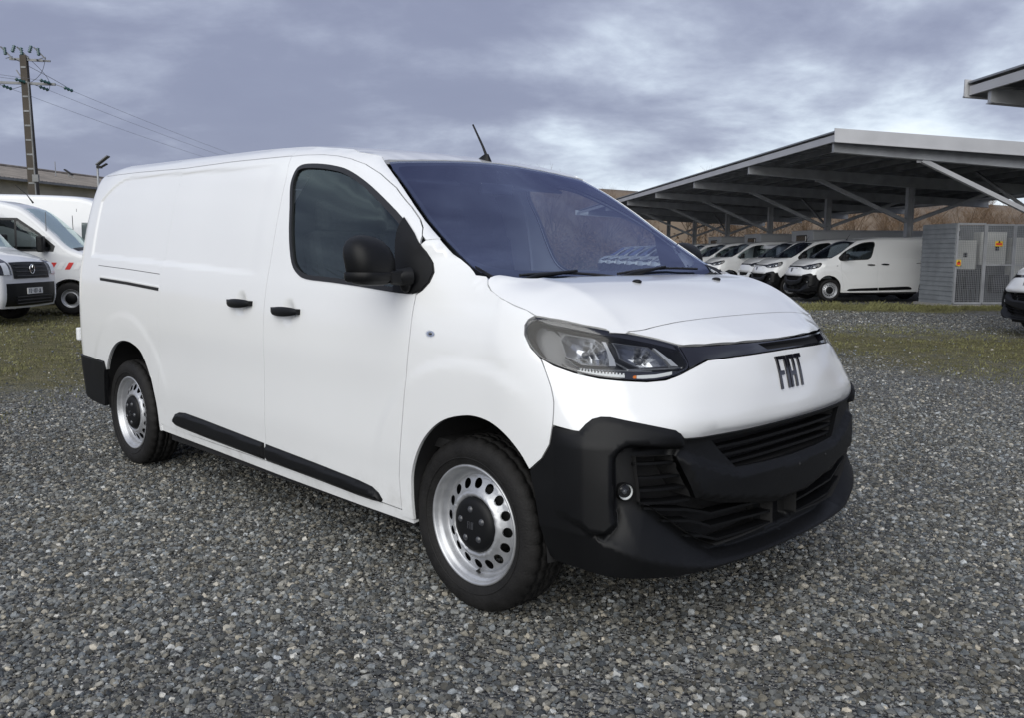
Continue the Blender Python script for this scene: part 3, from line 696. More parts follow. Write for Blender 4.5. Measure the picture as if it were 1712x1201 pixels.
        for out_, inn in (([(.985, 1.088), (.957, 1.106), (.848, 1.092), (.825, 1.040), (.836, 1.008), (.935, 1.012), (.992, 1.038)], (.915, 1.055)),
                          ([(.785, 1.080), (.672, 1.066), (.650, 1.035), (.645, 1.004), (.735, .999), (.790, 1.030)], (.715, 1.038))):
            c = np.array(inn); mb = MB(); R_ = dens(out_, .014); rr = []
            for t, o in ((1, -.016), (.86, -.036), (.62, -.056), (.34, -.068), (.1, -.071)):
                rr.append([(lambda q: (q[0], fl_*q[1], q[2]))(surfS(tuple(c+(np.array(p)-c)*t), o)) for p in R_])
            mb.grid(rr, False, True); mb.add(rr[-1], [tuple(range(len(rr[-1])))]); mb.build('reflector', REFL, hl)
            mb = MB(); mb.sphere((lambda q: (q[0], fl_*q[1], q[2]))(surfS((c[0]-.005, c[1]), -.048)), .013, sx=1.2); mb.build('bulb_shield', SMOKE, hl)
            sh = [tuple(c+(np.array(p)-c)*1.06) for p in out_]
            panel('reflector_rim', sh, holes=[out_], step=.02, gap=0, lip=.012, off=-.014, m=SMOKE, parent=hl, **pk)
        # chrome blades and fins between the two reflectors
        for P in ([(1.0, 1.032), (.955, .998), (.70, .988)], [(.83, 1.03), (.775, .995), (.585, .996)]):
            strip('chrome_blade', path(P, .03), surfS, -.018, .006, .02, CHROME, hl, sd_)
        panel('reflector_fin', [(.826, 1.085), (.812, 1.083), (.815, 1.006), (.838, 1.006)], step=.03, gap=0, lip=.02, off=-.012, m=FIN, parent=hl, **pk)
        panel('reflector_fin', [(.655, 1.064), (.648, 1.062), (.603, 1.000), (.630, 1.003)], step=.03, gap=0, lip=.02, off=-.012, m=FIN, parent=hl, **pk)
        panel('lamp_lower_trim', [(1.02, 1.012), (.95, .990), (.60, .984), (.60, .975), (.68, .962), (.74, .958), (.82, .963), (.90, .971), (.98, .988)], step=.02, gap=0, lip=.02, off=-.016, m=GLOSSB, parent=hl, **pk)
        strip('running_light', path([(.965, .985), (.90, .977), (.80, .971)], .03), surfS, -.010, .011, .008, DRL, hl, sd_)
        for k in range(14):
            a = .955-k*.0115; strip('light_guide_rib', path([(a, .986-.0009*k), (a-.005, .986-.0009*k)], .03), surfS, -.0075, .013, .004, DRL, hl, sd_)
        strip('turn_signal', path([(.760, .968), (.70, .970), (.640, .978)], .03), surfS, -.010, .012, .008, DRL, hl, sd_)
        strip('amber_signal', path([(.772, .967), (.762, .968)], .03), surfS, -.0095, .012, .008, AMBER, hl, sd_)
        panel('lens', inset(HLAMP, .003), step=.03, gap=0, lip=0, off=.0, m=CLEAR, parent=hl, **pk)
    # --- windscreen
    base = [(0, 1.262), (.2, 1.262), (.4, 1.264), (.6, 1.270), (.70, 1.278), (.765, 1.290), (.805, 1.306)]
    edge = [(ws_edge_w(z)-.003, z) for z in (1.33, 1.378, 1.442, 1.512, 1.601, 1.697, 1.75)]
    top = [(ws_edge_w(1.785)-.012, 1.785), (.62, 1.793), (.55, 1.799), (.42, 1.810), (.3, 1.818), (.15, 1.826), (0, 1.829)]
    W = base+edge+top; Wf = [(a, b) for a, b in W]+[(-a, b) for a, b in reversed(W) if a > 1e-6]
    panel('windscreen', Wf, surf=surfW, side='R', step=.06, gap=.002, lip=.004, m=SCREEN, **kw)
    Wi = [(a*.955, b+.048*(1-b_) - .018*b_) for (a, b), b_ in zip(W, [0]*len(base)+[.15+.1*i for i in range(len(edge))]+[1]*len(top))]
    Wif = Wi+[(-a, b) for a, b in reversed(Wi) if a > 1e-6]
    panel('windscreen_border', inset(Wf, .004), surf=surfW, holes=[Wif], step=.05, gap=0, lip=.002, off=-.006, m=SEAL, **kw)
    cw = [(0, 1.25), (.2, 1.25), (.4, 1.252), (.6, 1.255), (.7, 1.262), (.78, 1.275), (.82, 1.288)]
    rows = []
    for w in [i*.82/20 for i in range(-20, 21)]:
        z = lerp(abs(w), [c[0] for c in cw], [c[1] for c in cw])
        xe = ws_x(w, z)-.01; rows.append([(xe, w, z+.006), (xe+.03, w, z-.012), (max(xe+.05, lerp(abs(w), [0, .3, .5, .68, .82], [-.02, .02, .12, .14, .03])-.015), w, z-.035), (.22, w, z-.10)])
    mb = MB(); mb.grid(rows, True); mb.build('scuttle', PLASTIC, van)
    # black corner trim at the foot of each pillar
    for sd_ in (1, -1):
        mb = MB(); mb.grid([[(xx, sd_*ww, zz) for xx, ww, zz in r] for r in [
            [(-.12, .792, 1.345), (-.10, .808, 1.338), (-.085, .812, 1.33)], [(-.05, .79, 1.318), (-.02, .815, 1.315), (.0, .822, 1.300)], [(.03, .78, 1.283), (.045, .806, 1.288), (.055, .820, 1.278)], [(.075, .77, 1.262), (.085, .79, 1.266), (.09, .80, 1.255)]]], True)
        mb.build('scuttle_corner', PLASTIC, van)
    # --- side glass, frames, mirror sails
    for sd_ in 'RL':
        dr = doors[0 if sd_ == 'R' else 1]
        panel('window_seal', X(inset(WIN, .000)), holes=[X(inset(WIN, .021))], step=.018, gap=0, lip=.012, off=.0035, m=SEAL, parent=dr, side=sd_)
        panel('side_window', X(inset(WIN, .012)), step=.05, gap=0, lip=0, off=-.006, m=SIDEGL, parent=dr, side=sd_)
        sail = [(-.452, 1.522), (-.36, 1.456), (-.283, 1.389), (-.243, 1.341), (-.228, 1.305), (-.237, 1.266), (-.263, 1.237), (-.31, 1.221), (-.42, 1.222), (-.425, 1.30), (-.45, 1.42)]
        sl_ = panel('mirror_sail', X(sail), step=.03, gap=0, lip=.015, off=.009, m=PLASTIC, parent=dr, side=sd_)
        strip('sail_seam', path(X([(-.318, 1.425), (-.325, 1.30), (-.318, 1.228)]), .03), surfS, .0100, .0, .0, SEAL, sl_, sd_)
    # --- mirrors
    for sg in (-1, 1):
        mr = empty('wing_mirror', (0, 0, 0)); mr.parent = van
        mb = MB(); n = 28; rows = []
        prof = [(-1, .05), (-.985, .45), (-.92, .72), (-.75, .88), (-.45, .97), (-.1, 1.0), (.25, .985), (.52, .90), (.75, .73), (.90, .50), (.975, .26), (1, .03)]
        for t, k in prof:
            z = 1.350+t*.098; row = []
            sh = 1 if t < 0 else 1
            for j in range(n):
                a = 2*PI*j/n; ca_, sa_ = math.cos(a), math.sin(a)
                ex = 2/3.0; cx_ = math.copysign(abs(ca_)**ex, ca_); sx_ = math.copysign(abs(sa_)**ex, sa_)
                xx = cx_*(.105 if cx_ > 0 else .045)*k; ww = sx_*.098*k
                row.append((-.395+xx*.9-.02*max(0, t), sg*(1.083+ww+.012*t), z))
            rows.append(row)
        mb.grid(rows, True, True); mb.add(rows[0], [tuple(range(n))]); mb.add(rows[-1], [tuple(range(n))]); hs_ = mb.build('mirror_housing', PLASTIC, mr)
        mb = MB(); rows = [[(-.395+math.cos(2*PI*j/n)*.107*.9*1.0*k if math.cos(2*PI*j/n) > 0 else -.395+math.cos(2*PI*j/n)*.047*k, sg*(1.083+math.copysign(abs(math.sin(2*PI*j/n))**.67, math.sin(2*PI*j/n))*.1*k), z) for j in range(n)] for z, k in ((1.268, .9), (1.275, 1.0), (1.300, 1.015), (1.306, .99))]
        mb.grid(rows, True, True); mb.add(rows[0], [tuple(range(n))]); mb.build('mirror_base_shell', PLASTIC, mr)
        mb = MB(); mb.tube([(-.355, sg*1.0, 1.285), (-.325, sg*.975, 1.286), (-.315, sg*.935, 1.288)], [.030, .033, .038], 14); mb.box((-.335, sg*.99, 1.287), (.07, .10, .05)); mb.build('mirror_arm', PLASTIC, mr, bevel=.008)
        mb = MB(); mb.sphere((-.328, sg*.948, 1.27), .042, sx=.8, sy=.5, sz=1.1); mb.build('mirror_pivot', PLASTIC, mr)
        mb = MB(); mb.box((-.425, sg*1.083, 1.355), (.004, .15, .125)); mb.build('mirror_glass', CHROME, mr)
    # --- door handles with keyhole bowls
    for sd_, sg in (('R', -1), ('L', 1)):
        for (hx, hz), par in (((-1.665, 1.127), slides), ((-1.225, 1.108), doors)):
            par = par[0 if sd_ == 'R' else 1]
            w = side_w(hx, hz); mb = MB(); rows = []
            for t in [i/10 for i in range(11)]:
                xx = hx-.108+.226*t; k = math.sin(PI*min(1, max(.06, t*.94+.03)))**.35; bow = .018+.020*math.sin(PI*t)**.6; zz = hz-.006*(1-t)+.0*t
                hh_ = .024*k if t > .12 else .018
                rows.append([(xx, sg*(w+bow-.006+.009*math.cos(2*PI*j/10)), zz+hh_*math.sin(2*PI*j/10)) for j in range(10)])
            mb.grid(rows, True, True); mb.add(rows[0], [tuple(range(10))]); mb.add(rows[-1], [tuple(range(10))])
            for q in (-.095, .105): mb.box((hx+q, sg*(w+.006), hz), (.03, .03, .024))
            mb.build('door_handle', PLASTIC, par)
        # side repeater lamp
        rp = panel('side_repeater', cr([(S0+.175+.026*math.cos(a), 1.071+.014*math.sin(a)) for a in [i*PI/5 for i in range(10)]], True, 2), step=.02, gap=0, lip=.006, off=.006, m=CLEAR, side=sd_, parent=van)
        panel('repeater_body', cr([(S0+.175+.023*math.cos(a), 1.071+.011*math.sin(a)) for a in [i*PI/5 for i in range(10)]], True, 2), step=.02, gap=0, lip=0, off=.002, m=CHROME, side=sd_, parent=rp)
        mb = MB(); c_ = surfS((S0+.175, 1.071), .004); mb.sphere((c_[0], sg*c_[1], c_[2]), .006); mb.build('repeater_bulb', SMOKE, rp)
        # sliding-door rail slot and its cover seam
        q = quarters[0 if sd_ == 'R' else 1]
        strip('door_rail', path(X([(-3.545, 1.198), (-3.1, 1.182), (-2.645, 1.160)]), .1), surfS, .0035, .017, .012, DARK, q, sd_)
        strip('rail_lip', path(X([(-3.55, 1.212), (-3.1, 1.196), (-2.640, 1.174)]), .1), surfS, .006, .006, .012, PAINT, q, sd_)
        strip('rail_cover_seam', path(X([(-3.60, 1.287), (-3.1, 1.269), (-2.645, 1.249)]), .1), surfS, .0006, .004, .004, SMOKE, q, sd_)
        # rubbing strips
        for P, par in (([(-1.478, .425), (-1.016, .407), (-.687, .391), (-.590, .381), (-.545, .362), (-.520, .335), (-.530, .322), (-.60, .318), (-.698, .318), (-.980, .326), (-1.485, .338)], doors),
                       ([(-1.494, .427), (-2.151, .455), (-2.372, .462), (-2.450, .455), (-2.510, .436), (-2.545, .405), (-2.545, .380), (-2.510, .366), (-2.44, .362), (-2.104, .351), (-1.502, .338)], slides)):
            yc = {'k': 0}
            Pm = X(P); arr = np.array(Pm)
            def rof(V, Pm=Pm): d_ = sdist(V, Pm); return .018*npstep(0, .022, d_)+.004
            panel('rubbing_strip', Pm, step=.012, gap=.001, lip=.01, off=0, offf=rof, m=PLASTIC, parent=par[0 if sd_ == 'R' else 1], side=sd_)
        # sill below the doors
        zl = lambda x: lerp(x, [-2.75, -2.1, -1.3, -.7, -.3], [.326, .312, .290, .276, .272])
        si = X([(-2.752, .342), (-2.1, .331), (-1.49, .331), (-.40, .316), (-.325, .286), (-.325, .270), (-.7, .270), (-1.3, .276), (-2.1, .292), (-2.752, .302)])
        panel('sill', si, step=.03, gap=.0015, lip=.04, off=-.004, m=PAINT, parent=van, side=sd_)
        # inner wheel housings
        for cx_, rr_, poly in ((.03, .40, ARCHF+[(.40, .50), (.42, .30)]), (-3.13, .42, ARCHR+[(-3.56, .50), (-3.58, .33)])):
            mb = MB(); rows = []
            for w_ in (-.012, -.05, -.20, -.36):
                row = []
                for x_, z_ in poly:
                    g = 1.0 if w_ > -.02 else 1.02
                    ww = surfS((S0-x_, z_))[1] if x_ < .3 else .93
                    xx = cx_+(x_-cx_)*g; zz = .3+(z_-.3)*g
                    row.append((xx, sg*(ww+w_), zz))
                rows.append(row)
            mb.grid(rows, True); mb.build('wheel_housing', DARK, van)
    # --- rear end
    rb = X([(-3.505, .600), (-3.52, .652), (-3.75, .662), (-4.02, .669), (-4.05, .66), (-4.05, .40), (-3.80, .355), (-3.585, .345), (-3.56, .45), (-3.53, .54)])
    panel('rear_bumper_corner', rb, side='RL', step=.03, gap=.0015, lip=.03, off=.012, m=PLASTIC, **kw)
    mb = MB(); mb.box((-4.075, 0, .53), (.06, 1.72, .26)); mb.build('rear_bumper', PLASTIC, van, bevel=.02)
    for sg in (-1, 1):
        mb = MB(); rows = []
        for z in [.70, .9, 1.1, 1.3, 1.5, 1.7, 1.82, 1.88]:
            w = side_w(-4.05, z); xr = -4.05-.03+.05*sstep(1.2, 1.9, z)
            rows.append([(xr-.01, sg*.004, z), (xr, sg*w*.5, z), (xr+.008, sg*(w-.06), z), (xr+.02, sg*(w-.012), z), (xr+.05, sg*(w-.002), z)])
        rows.append([(p[0]+.03, p[1]*.98, 1.935-.03*(abs(p[1])/.7)**2) for p in rows[-1]])
        mb.grid(rows, True); mb.build('rear_door', PAINT, van)
        tl = X([(-4.0, .98), (-4.0, 1.22), (-4.02, 1.24), (-4.05, 1.24), (-4.05, .95), (-4.02, .95)])
        panel('tail_lamp', tl, step=.03, gap=0, lip=.02, off=.006, m=REDLENS, parent=van, side='R' if sg < 0 else 'L')
    mb = MB(); mb.box((-4.055, -.915, .80), (.04, .05, .09)); mb.build('door_hinge', PAINT, van, bevel=.01)
    # --- underbody
    mb = MB(); mb.box((-1.55, 0, .36), (2.35, 1.74, .24)); mb.box((-3.3, 0, .45), (1.45, 1.05, .2)); mb.box((.15, 0, .47), (1.0, .95, .35)); mb.box((-1.9, 0, .22), (1.5, .7, .1)); mb.box((.2, 0, .25), (1.0, 1.1, .06)); mb.build('underbody', DARK, van)
    mb = MB()
    for ax in (0, -3.275): mb.tube([(ax, -.8, .335), (ax, .8, .335)], .04); 
    mb.tube([(-.4, .2, .26), (-2.3, .2, .25), (-3.0, -.35, .27), (-3.9, -.45, .30)], .03); mb.build('axle', DARK, van)
    # --- cabin
    mb = MB(); mb.box((-.75, 0, .62), (1.5, 1.72, .04)); mb.build('cabin_floor', DARK, van)
    mb = MB(); mb.prism([(-.84, .62), (.84, .62), (.84, 1.25), (.72, 1.62), (.60, 1.80), (-.60, 1.80), (-.72, 1.62), (-.84, 1.25)], (-1.52, 0, 0), (0, 1, 0), (0, 0, 1), (1, 0, 0), .03); mb.build('bulkhead', DASH, van)
    mb = MB(); mb.box((-1.42, 0, 1.80), (.8, 1.1, .02)); mb.build('headlining', FABRIC, van)
    mb = MB(); rows = []
    for w in [-.78, -.7, -.5, -.3, -.1, .1, .3, .5, .7, .78]:
        hp = .03*math.exp(-((w-.40)/.22)**2)
        rows.append([(.10, w, 1.20), (-.05, w, 1.22), (-.22, w, 1.222+hp*.5), (-.36, w, 1.205+hp), (-.43, w, 1.16+hp), (-.45, w, 1.0), (-.38, w, .75)])
    mb.grid(rows, True); db = mb.build('dashboard', DASH, van)
    mb = MB(); mb.box((-.40, .40, 1.235), (.10, .30, .05)); mb.build('instrument_hood', DASH, db, bevel=.015)
    sw = MB(); c = Vector((-.58, .40, 1.13)); ax = Vector((-.80, 0, .60)).normalized(); e1 = Vector((0, 1, 0)); e2 = ax.cross(e1)
    sw.tube([c+e1*(.185*math.cos(2*PI*k/32))+e2*(.185*math.sin(2*PI*k/32)) for k in range(33)], .016, 8, False)
    sw.sphere(c-ax*.02, .065, sx=.6)
    for a in (0, PI, -PI/2 if e2.z > 0 else PI/2): sw.bar(c-ax*.015, c+e1*(.18*math.cos(a))+e2*(.18*math.sin(a)), .035, .02)
    sw.build('steering_wheel', DASH, van)
    for y, wd in ((.42, .48), (-.12, .40), (-.52, .42)):
        st = empty('seat', (-1.08, y, .66)); st.parent = van
        def rb_(nm, c, d, R=None, bev=.04):
            m_ = MB(); m_.box(c, d, R); return m_.build(nm, FABRIC, st, bevel=bev)
        rb_('seat_base', (0, 0, .20), (.50, wd, .16)); rb_('seat_back', (-.26, 0, .52), (.13, wd, .62), Matrix.Rotation(math.radians(-12), 3, 'Y'))
        rb_('headrest', (-.345, 0, .90), (.09, .26, .17), Matrix.Rotation(math.radians(-8), 3, 'Y'))
    mb = MB(); mb.box((-.80, 0, 1.70), (.03, .22, .06)); mb.bar((-.80, 0, 1.71), (-.78, 0, 1.79), .02); mb.build('interior_mirror', GLOSSB, van, bevel=.008)
    for y in (-.38, .38): mb = MB(); mb.box((-.93, y, 1.745), (.14, .40, .015), Matrix.Rotation(math.radians(25), 3, 'Y')); mb.build('sun_visor', SMOKE, van, bevel=.006)
    # --- roof aerial
    an = empty('aerial', (-.835, 0, 1.835)); an.parent = van
    mb = MB(); rows = [[(-.055*k+.055*k*math.cos(a)*1.0-.0-.02*t, .026*k*math.sin(a), .005+.040*t) for a in [2*PI*j/14 for j in range(14)]] for t, k in ((0, 1), (.4, .8), (.8, .45), (1, .25))]
    mb.grid(rows, True, True); mb.add(rows[-1], [tuple(range(14))]); mb.build('aerial_foot', PLASTIC, an)
    mb = MB(); mb.tube([(-.03, 0, .03), (-.06, 0, .085), (-.135, 0, .20)], [.0075, .006, .0045], 8); mb.build('aerial_rod', PLASTIC, an)
    # --- bonnet washers
    for sg in (-1, 1):
        x_, w_ = .31, sg*.290; mb = MB(); mb.sphere((x_, w_, hood_z(x_, w_)+.002), .017, sx=1.2, sz=.55); mb.build('washer_nozzle', PLASTIC, van)
    # --- wipers
    for w0_, w1_, z0_, z1_ in ((-.62, -.02, 1.285, 1.272), (.02, .66, 1.283, 1.30)):
        wp = empty('wiper', (0, 0, 0)); wp.parent = van
        def wpt(w, z, o): return (ws_x(w, z)+o*.6, w, z+o*.8)
        mb = MB(); mb.tube([wpt(w0_+(w1_-w0_)*t, z0_+(z1_-z0_)*t+.012*math.sin(PI*t), .012) for t in [i/8 for i in range(9)]], .0065, 6); mb.build('wiper_blade', SEAL, wp)
        px_ = w0_-.02; mb = MB(); a = Vector(wpt(px_, 1.262, .01)); b = Vector(wpt((w0_+w1_)/2+.05, (z0_+z1_)/2+.008, .028))
        mb.tube([a, a+(b-a)*.25+Vector((.01, 0, .012)), b], [.014, .010, .006], 8); mb.sphere(a, .022, sz=.7); mb.build('wiper_arm', PLASTIC, wp)
    return van

TREAD = None
def build_wheel(name='wheel', steer=0):
    "outer face towards -y, hub at origin"
    w = empty(name)
    R, W = .343, .215
    n = 144; prof = []
    side_ = [(.236, -.088), (.250, -.098), (.275, -.107), (.300, -.108), (.320, -.100), (.333, -.088)]
    mb = MB(); rows = []
    tr = [(.3395, -.076), (.3420, -.060), (.3345, -.0585), (.3345, -.050), (.3430, -.0485), (.3435, -.016), (.3350, -.0145), (.3350, -.0055), (.3440, -.004), (.3440, .004), (.3350, .0055), (.3350, .0145), (.3435, .016), (.3430, .0485), (.3345, .050), (.3345, .0585), (.3420, .060), (.3395, .076)]
    inner = [(r, -o) for r, o in reversed(side_)]
    P = side_+tr+inner
    for k in range(n):
        a = 2*PI*k/n; row = []; blk = k % 4
        for j, (r, o) in enumerate(P):
            rr = r
            if blk == 0 and r > .338: rr = r-.007
            elif j in (4, 5) and blk == 0: rr = r-.003
            if j == 2 and (k//3) % 2: rr += .0006
            row.append((rr*math.cos(a), o, rr*math.sin(a)))
        rows.append(row)
    rows.append(rows[0]); mb.grid(rows, True)
    ty = mb.build('tyre', RUBBER, w)
    # raised sidewall ring
    mb = MB(); mb.lathe([(.262, -.1035), (.263, -.1065), (.266, -.1075), (.268, -.1062)], n=72); mb.build('sidewall_ring', RUBBER, ty)
    rim = MB()
    rim.lathe([(.2345, -.080), (.2370, -.088), (.2350, -.0935), (.2290, -.0945), (.2240, -.089), (.2215, -.078), (.2165, -.073), (.2120, -.070), (.2085, -.062), (.2065, -.050), (.2040, -.040), (.1990, -.036), (.1945, -.038), (.1925, -.040)], n=96)
    rm = rim.build('rim', STEEL, w)
    rb = MB(); rb.lathe([(.1925, -.038), (.20, .0), (.205, .05), (.215, .085), (.235, .09)], n=48); rb.build('rim_barrel', SMOKE, rm)
    def dz(r): return float(np.interp(r, [.08, .105, .112, .120, .128, .138, .160, .182, .190, .1925], [-.060, -.066, -.078, -.082, -.080, -.070, -.058, -.050, -.043, -.040]))
    holes = [[(.1610*math.cos(a)+.0200*math.cos(b)*math.cos(a)-.0195*math.sin(b)*math.sin(a), .1610*math.sin(a)+.0200*math.cos(b)*math.sin(a)+.0195*math.sin(b)*math.cos(a)) for b in [2*PI*i/14 for i in range(14)]] for a in [2*PI*k/16 for k in range(16)]]
    def surfD(p, off=0.):
        r = math.hypot(*p); return (p[0], -(dz(r)-off), p[1])
    circ = lambda r, n_: [(r*math.cos(2*PI*i/n_), r*math.sin(2*PI*i/n_)) for i in range(n_)]
    panel('wheel_disc', circ(.1925, 72), surf=lambda p, off=0.: (p[0], -dz(math.hypot(*p))+off, p[1]), holes=holes+[circ(.07, 24)], step=.009, gap=0, lip=.006, off=0, m=STEEL, parent=rm)
    hc = MB(); hc.lathe([(.0005, -.100), (.045, -.099), (.080, -.096), (.097, -.091), (.106, -.083), (.109, -.072)], n=48); hub = hc.build('hub_cap', PLASTIC, w)
    for k in range(5):
        a = 2*PI*k/5+.4; b = MB(); b.lathe([(.0005, -.1035), (.008, -.1035), (.010, -.101), (.0125, -.098), (.0145, -.096)], n=14, c=(.062*math.cos(a), 0, .062*math.sin(a))); b.build('wheel_bolt', SMOKE, hub)
    # small cast letters on the cap
    for k, q in enumerate(('F', 'I', 'A', 'T')):
        lm = MB(); x0 = -.017+k*.0095
        def br(ax_, az_, bx, bz, t=.0025): lm.bar((x0+ax_, -.1005, az_), (x0+bx, -.1005, bz), t, .002, up=(0, 1, 0))
        br(0.001, -.014, .001, .014)
        if q == 'F': br(0, .013, .007, .013); br(0, .002, .005, .002)
        if q == 'A': br(.006, -.014, .006, .014); br(0, .013, .007, .013); br(0, -.001, .006, -.001)
        if q == 'T': br(-.003, .013, .005, .013)
        lm.build('cap_letter', SMOKE, hub)
    v = MB(); v.tube([(-.02, -.035, -.199), (-.012, -.055, -.196), (.012, -.062, -.194)], [.004, .004, .005], 8); v.build('valve', RUBBER, rm)
    bd = MB(); bd.lathe([(.0005, -.0), (.13, -.0), (.135, .02), (.03, .02)], n=32); bd.build('brake_disc', DARK, w)
    return w
hero = build_hero()
KM = None
w0_ = build_wheel()
w0_.parent = hero; w0_.location = (0, -.800, .335)
def clone(o, parent):
    c = o.copy(); COL.objects.link(c); c.parent = parent
    for ch in children(o): clone(ch, c)
    return c
for x_, sg in ((-3.275, -1), (0, 1), (-3.275, 1)):
    w_ = clone(w0_, hero); w_.location = (x_, sg*.800, .335); w_.rotation_euler = (0, .7*x_+.3, 0 if sg < 0 else PI)
# ------------------------------------------------------------------ the yard: a frame along the carport row (D) and across it (R)
YA = 2.35455+.083
DD = Vector((math.cos(YA), math.sin(YA), 0)); RR = Vector((math.sin(YA), -math.cos(YA), 0)); O0 = Vector((CX, CY, 0))
def yd(d, r, z=0.): return O0+DD*d+RR*r+Vector((0, 0, z))
YROT = YA-PI/2                                             # turns local +y to D and local +x to R
# ---- ground
def ground_mat():
    m = bpy.data.materials.new('gravel_ground'); m.use_nodes = True; nt = m.node_tree; N = nt.nodes; L = nt.links; b = N['Principled BSDF']; b.inputs['Roughness'].default_value = .92; b.inputs['Specular IOR Level'].default_value = .25
    tc = N.new('ShaderNodeTexCoord'); P = tc.outputs['Object']
    def noise_(sc, det=5, ro=.6):
        n = N.new('ShaderNodeTexNoise'); n.inputs['Scale'].default_value = sc; n.inputs['Detail'].default_value = det; n.inputs['Roughness'].default_value = ro; L.new(P, n.inputs['Vector']); return n.outputs['Fac']
    def vor(sc, feat='F1', out='Color'):
        n = N.new('ShaderNodeTexVoronoi'); n.inputs['Scale'].default_value = sc; n.feature = feat; L.new(P, n.inputs['Vector']); return n.outputs[out]
    def ramp(f, pts):
        r = N.new('ShaderNodeValToRGB'); e = r.color_ramp.elements; e[0].position, e[0].color = pts[0][0], (*pts[0][1], 1); e[1].position, e[1].color = pts[-1][0], (*pts[-1][1], 1)
        for p, c in pts[1:-1]: x = e.new(p); x.color = (*c, 1)
        L.new(f, r.inputs[0]); return r.outputs[0]
    def mix(a, b_, f, mode='MIX'):
        x = N.new('ShaderNodeMix'); x.data_type = 'RGBA'; x.blend_type = mode
        for i, v in (('A', a), ('B', b_)):
            if isinstance(v, tuple): x.inputs[i].default_value = (*v, 1)
            else: L.new(v, x.inputs[i])
        if isinstance(f, (int, float)): x.inputs['Factor'].default_value = f
        else: L.new(f, x.inputs['Factor'])
        return x.outputs['Result']
    def sep(c):
        s_ = N.new('ShaderNodeSeparateColor'); L.new(c, s_.inputs[0]); return s_.outputs[0]
    def rng(f, a, b_, c=0., d=1.):
        x = N.new('ShaderNodeMapRange'); x.inputs[1].default_value = a; x.inputs[2].default_value = b_; x.inputs[3].default_value = c; x.inputs[4].default_value = d; L.new(f, x.inputs[0]); return x.outputs[0]
    st = ramp(sep(vor(48)), [(0, (.12, .124, .126)), (.35, (.225, .23, .23)), (.7, (.32, .322, .312)), (.9, (.34, .335, .32)), (1, (.55, .54, .51))])
    st2 = ramp(sep(vor(22)), [(0, (.09, .09, .096)), (.5, (.21, .215, .213)), (.85, (.27, .265, .255)), (1, (.48, .47, .44))])
    st = mix(st, st2, rng(noise_(9), .45, .6))
    crev = rng(vor(48, 'DISTANCE_TO_EDGE', 'Distance'), 0, .006, .45, 1)
    st = mix(st, crev, 1.0, 'MULTIPLY')
    dust = mix(st, (.23, .225, .212), rng(noise_(2.2, 8, .7), .5, .78, 0, .5))
    # moss and thin grass in the less driven parts
    sp = N.new('ShaderNodeSeparateXYZ'); mp = N.new('ShaderNodeMapping'); mp.inputs['Rotation'].default_value = (0, 0, -YROT); L.new(P, mp.inputs[0]); L.new(mp.outputs[0], sp.inputs[0])
    big = noise_(.33, 5, .62); fine = noise_(14, 6, .7)
    def mth(op, a, b_):
        x = N.new('ShaderNodeMath'); x.operation = op
        for i, v in enumerate((a, b_)):
            if isinstance(v, (int, float)): x.inputs[i].default_value = v
            else: L.new(v, x.inputs[i])
        return x.outputs[0]
    at = N.new('ShaderNodeAttribute'); at.attribute_name = 'moss'; 
    cover = mth('ADD', mth('ADD', mth('MULTIPLY', big, .9), mth('MULTIPLY', fine, .55)), at.outputs['Fac'])
    mk = rng(cover, .80, 1.02, 0, .9)
    green = ramp(noise_(5, 6, .7), [(.3, (.09, .088, .032)), (.5, (.19, .172, .066)), (.68, (.30, .26, .125))])
    col = mix(dust, green, mk); L.new(col, b.inputs['Base Color'])
    bp = N.new('ShaderNodeBump'); bp.inputs['Distance'].default_value = .012; bp.inputs['Strength'].default_value = .8
    hgt = mth('ADD', mth('MULTIPLY', sep(vor(48)), .5), mth('ADD', mth('MULTIPLY', vor(48, 'F1', 'Distance'), -14.), mth('MULTIPLY', noise_(60), .6)))
    L.new(hgt, bp.inputs['Height']); L.new(bp.outputs[0], b.inputs['Normal'])
    return m
GMAT = ground_mat()
def moss_at(x, y):
    p = Vector((x, y, 0))-O0; d = p.dot(DD); r = p.dot(RR)
    v = -.12
    v += .46*math.exp(-((d-12.6)/5.6)**2)*sstep(2.6, 7.0, r)                 # beside the lane on the right
    v -= .25*math.exp(-((d-18.2)/1.7)**2)*sstep(3, 6, r)                       # the driven lane in front of the row
    v += .50*math.exp(-((d-22.6)/1.7)**2)*sstep(5, 7, r)                       # verge at the foot of the carport
    v += .40*sstep(-2.5, -6.0, r)*sstep(7, 11, d)                              # left of the van
    v += .20*sstep(-1.0, -3.5, r)*sstep(4.5, 7.5, d)*(1-sstep(14, 30, d))
    if math.hypot(x+1.6, y) < 2.4: v -= .2
    return v
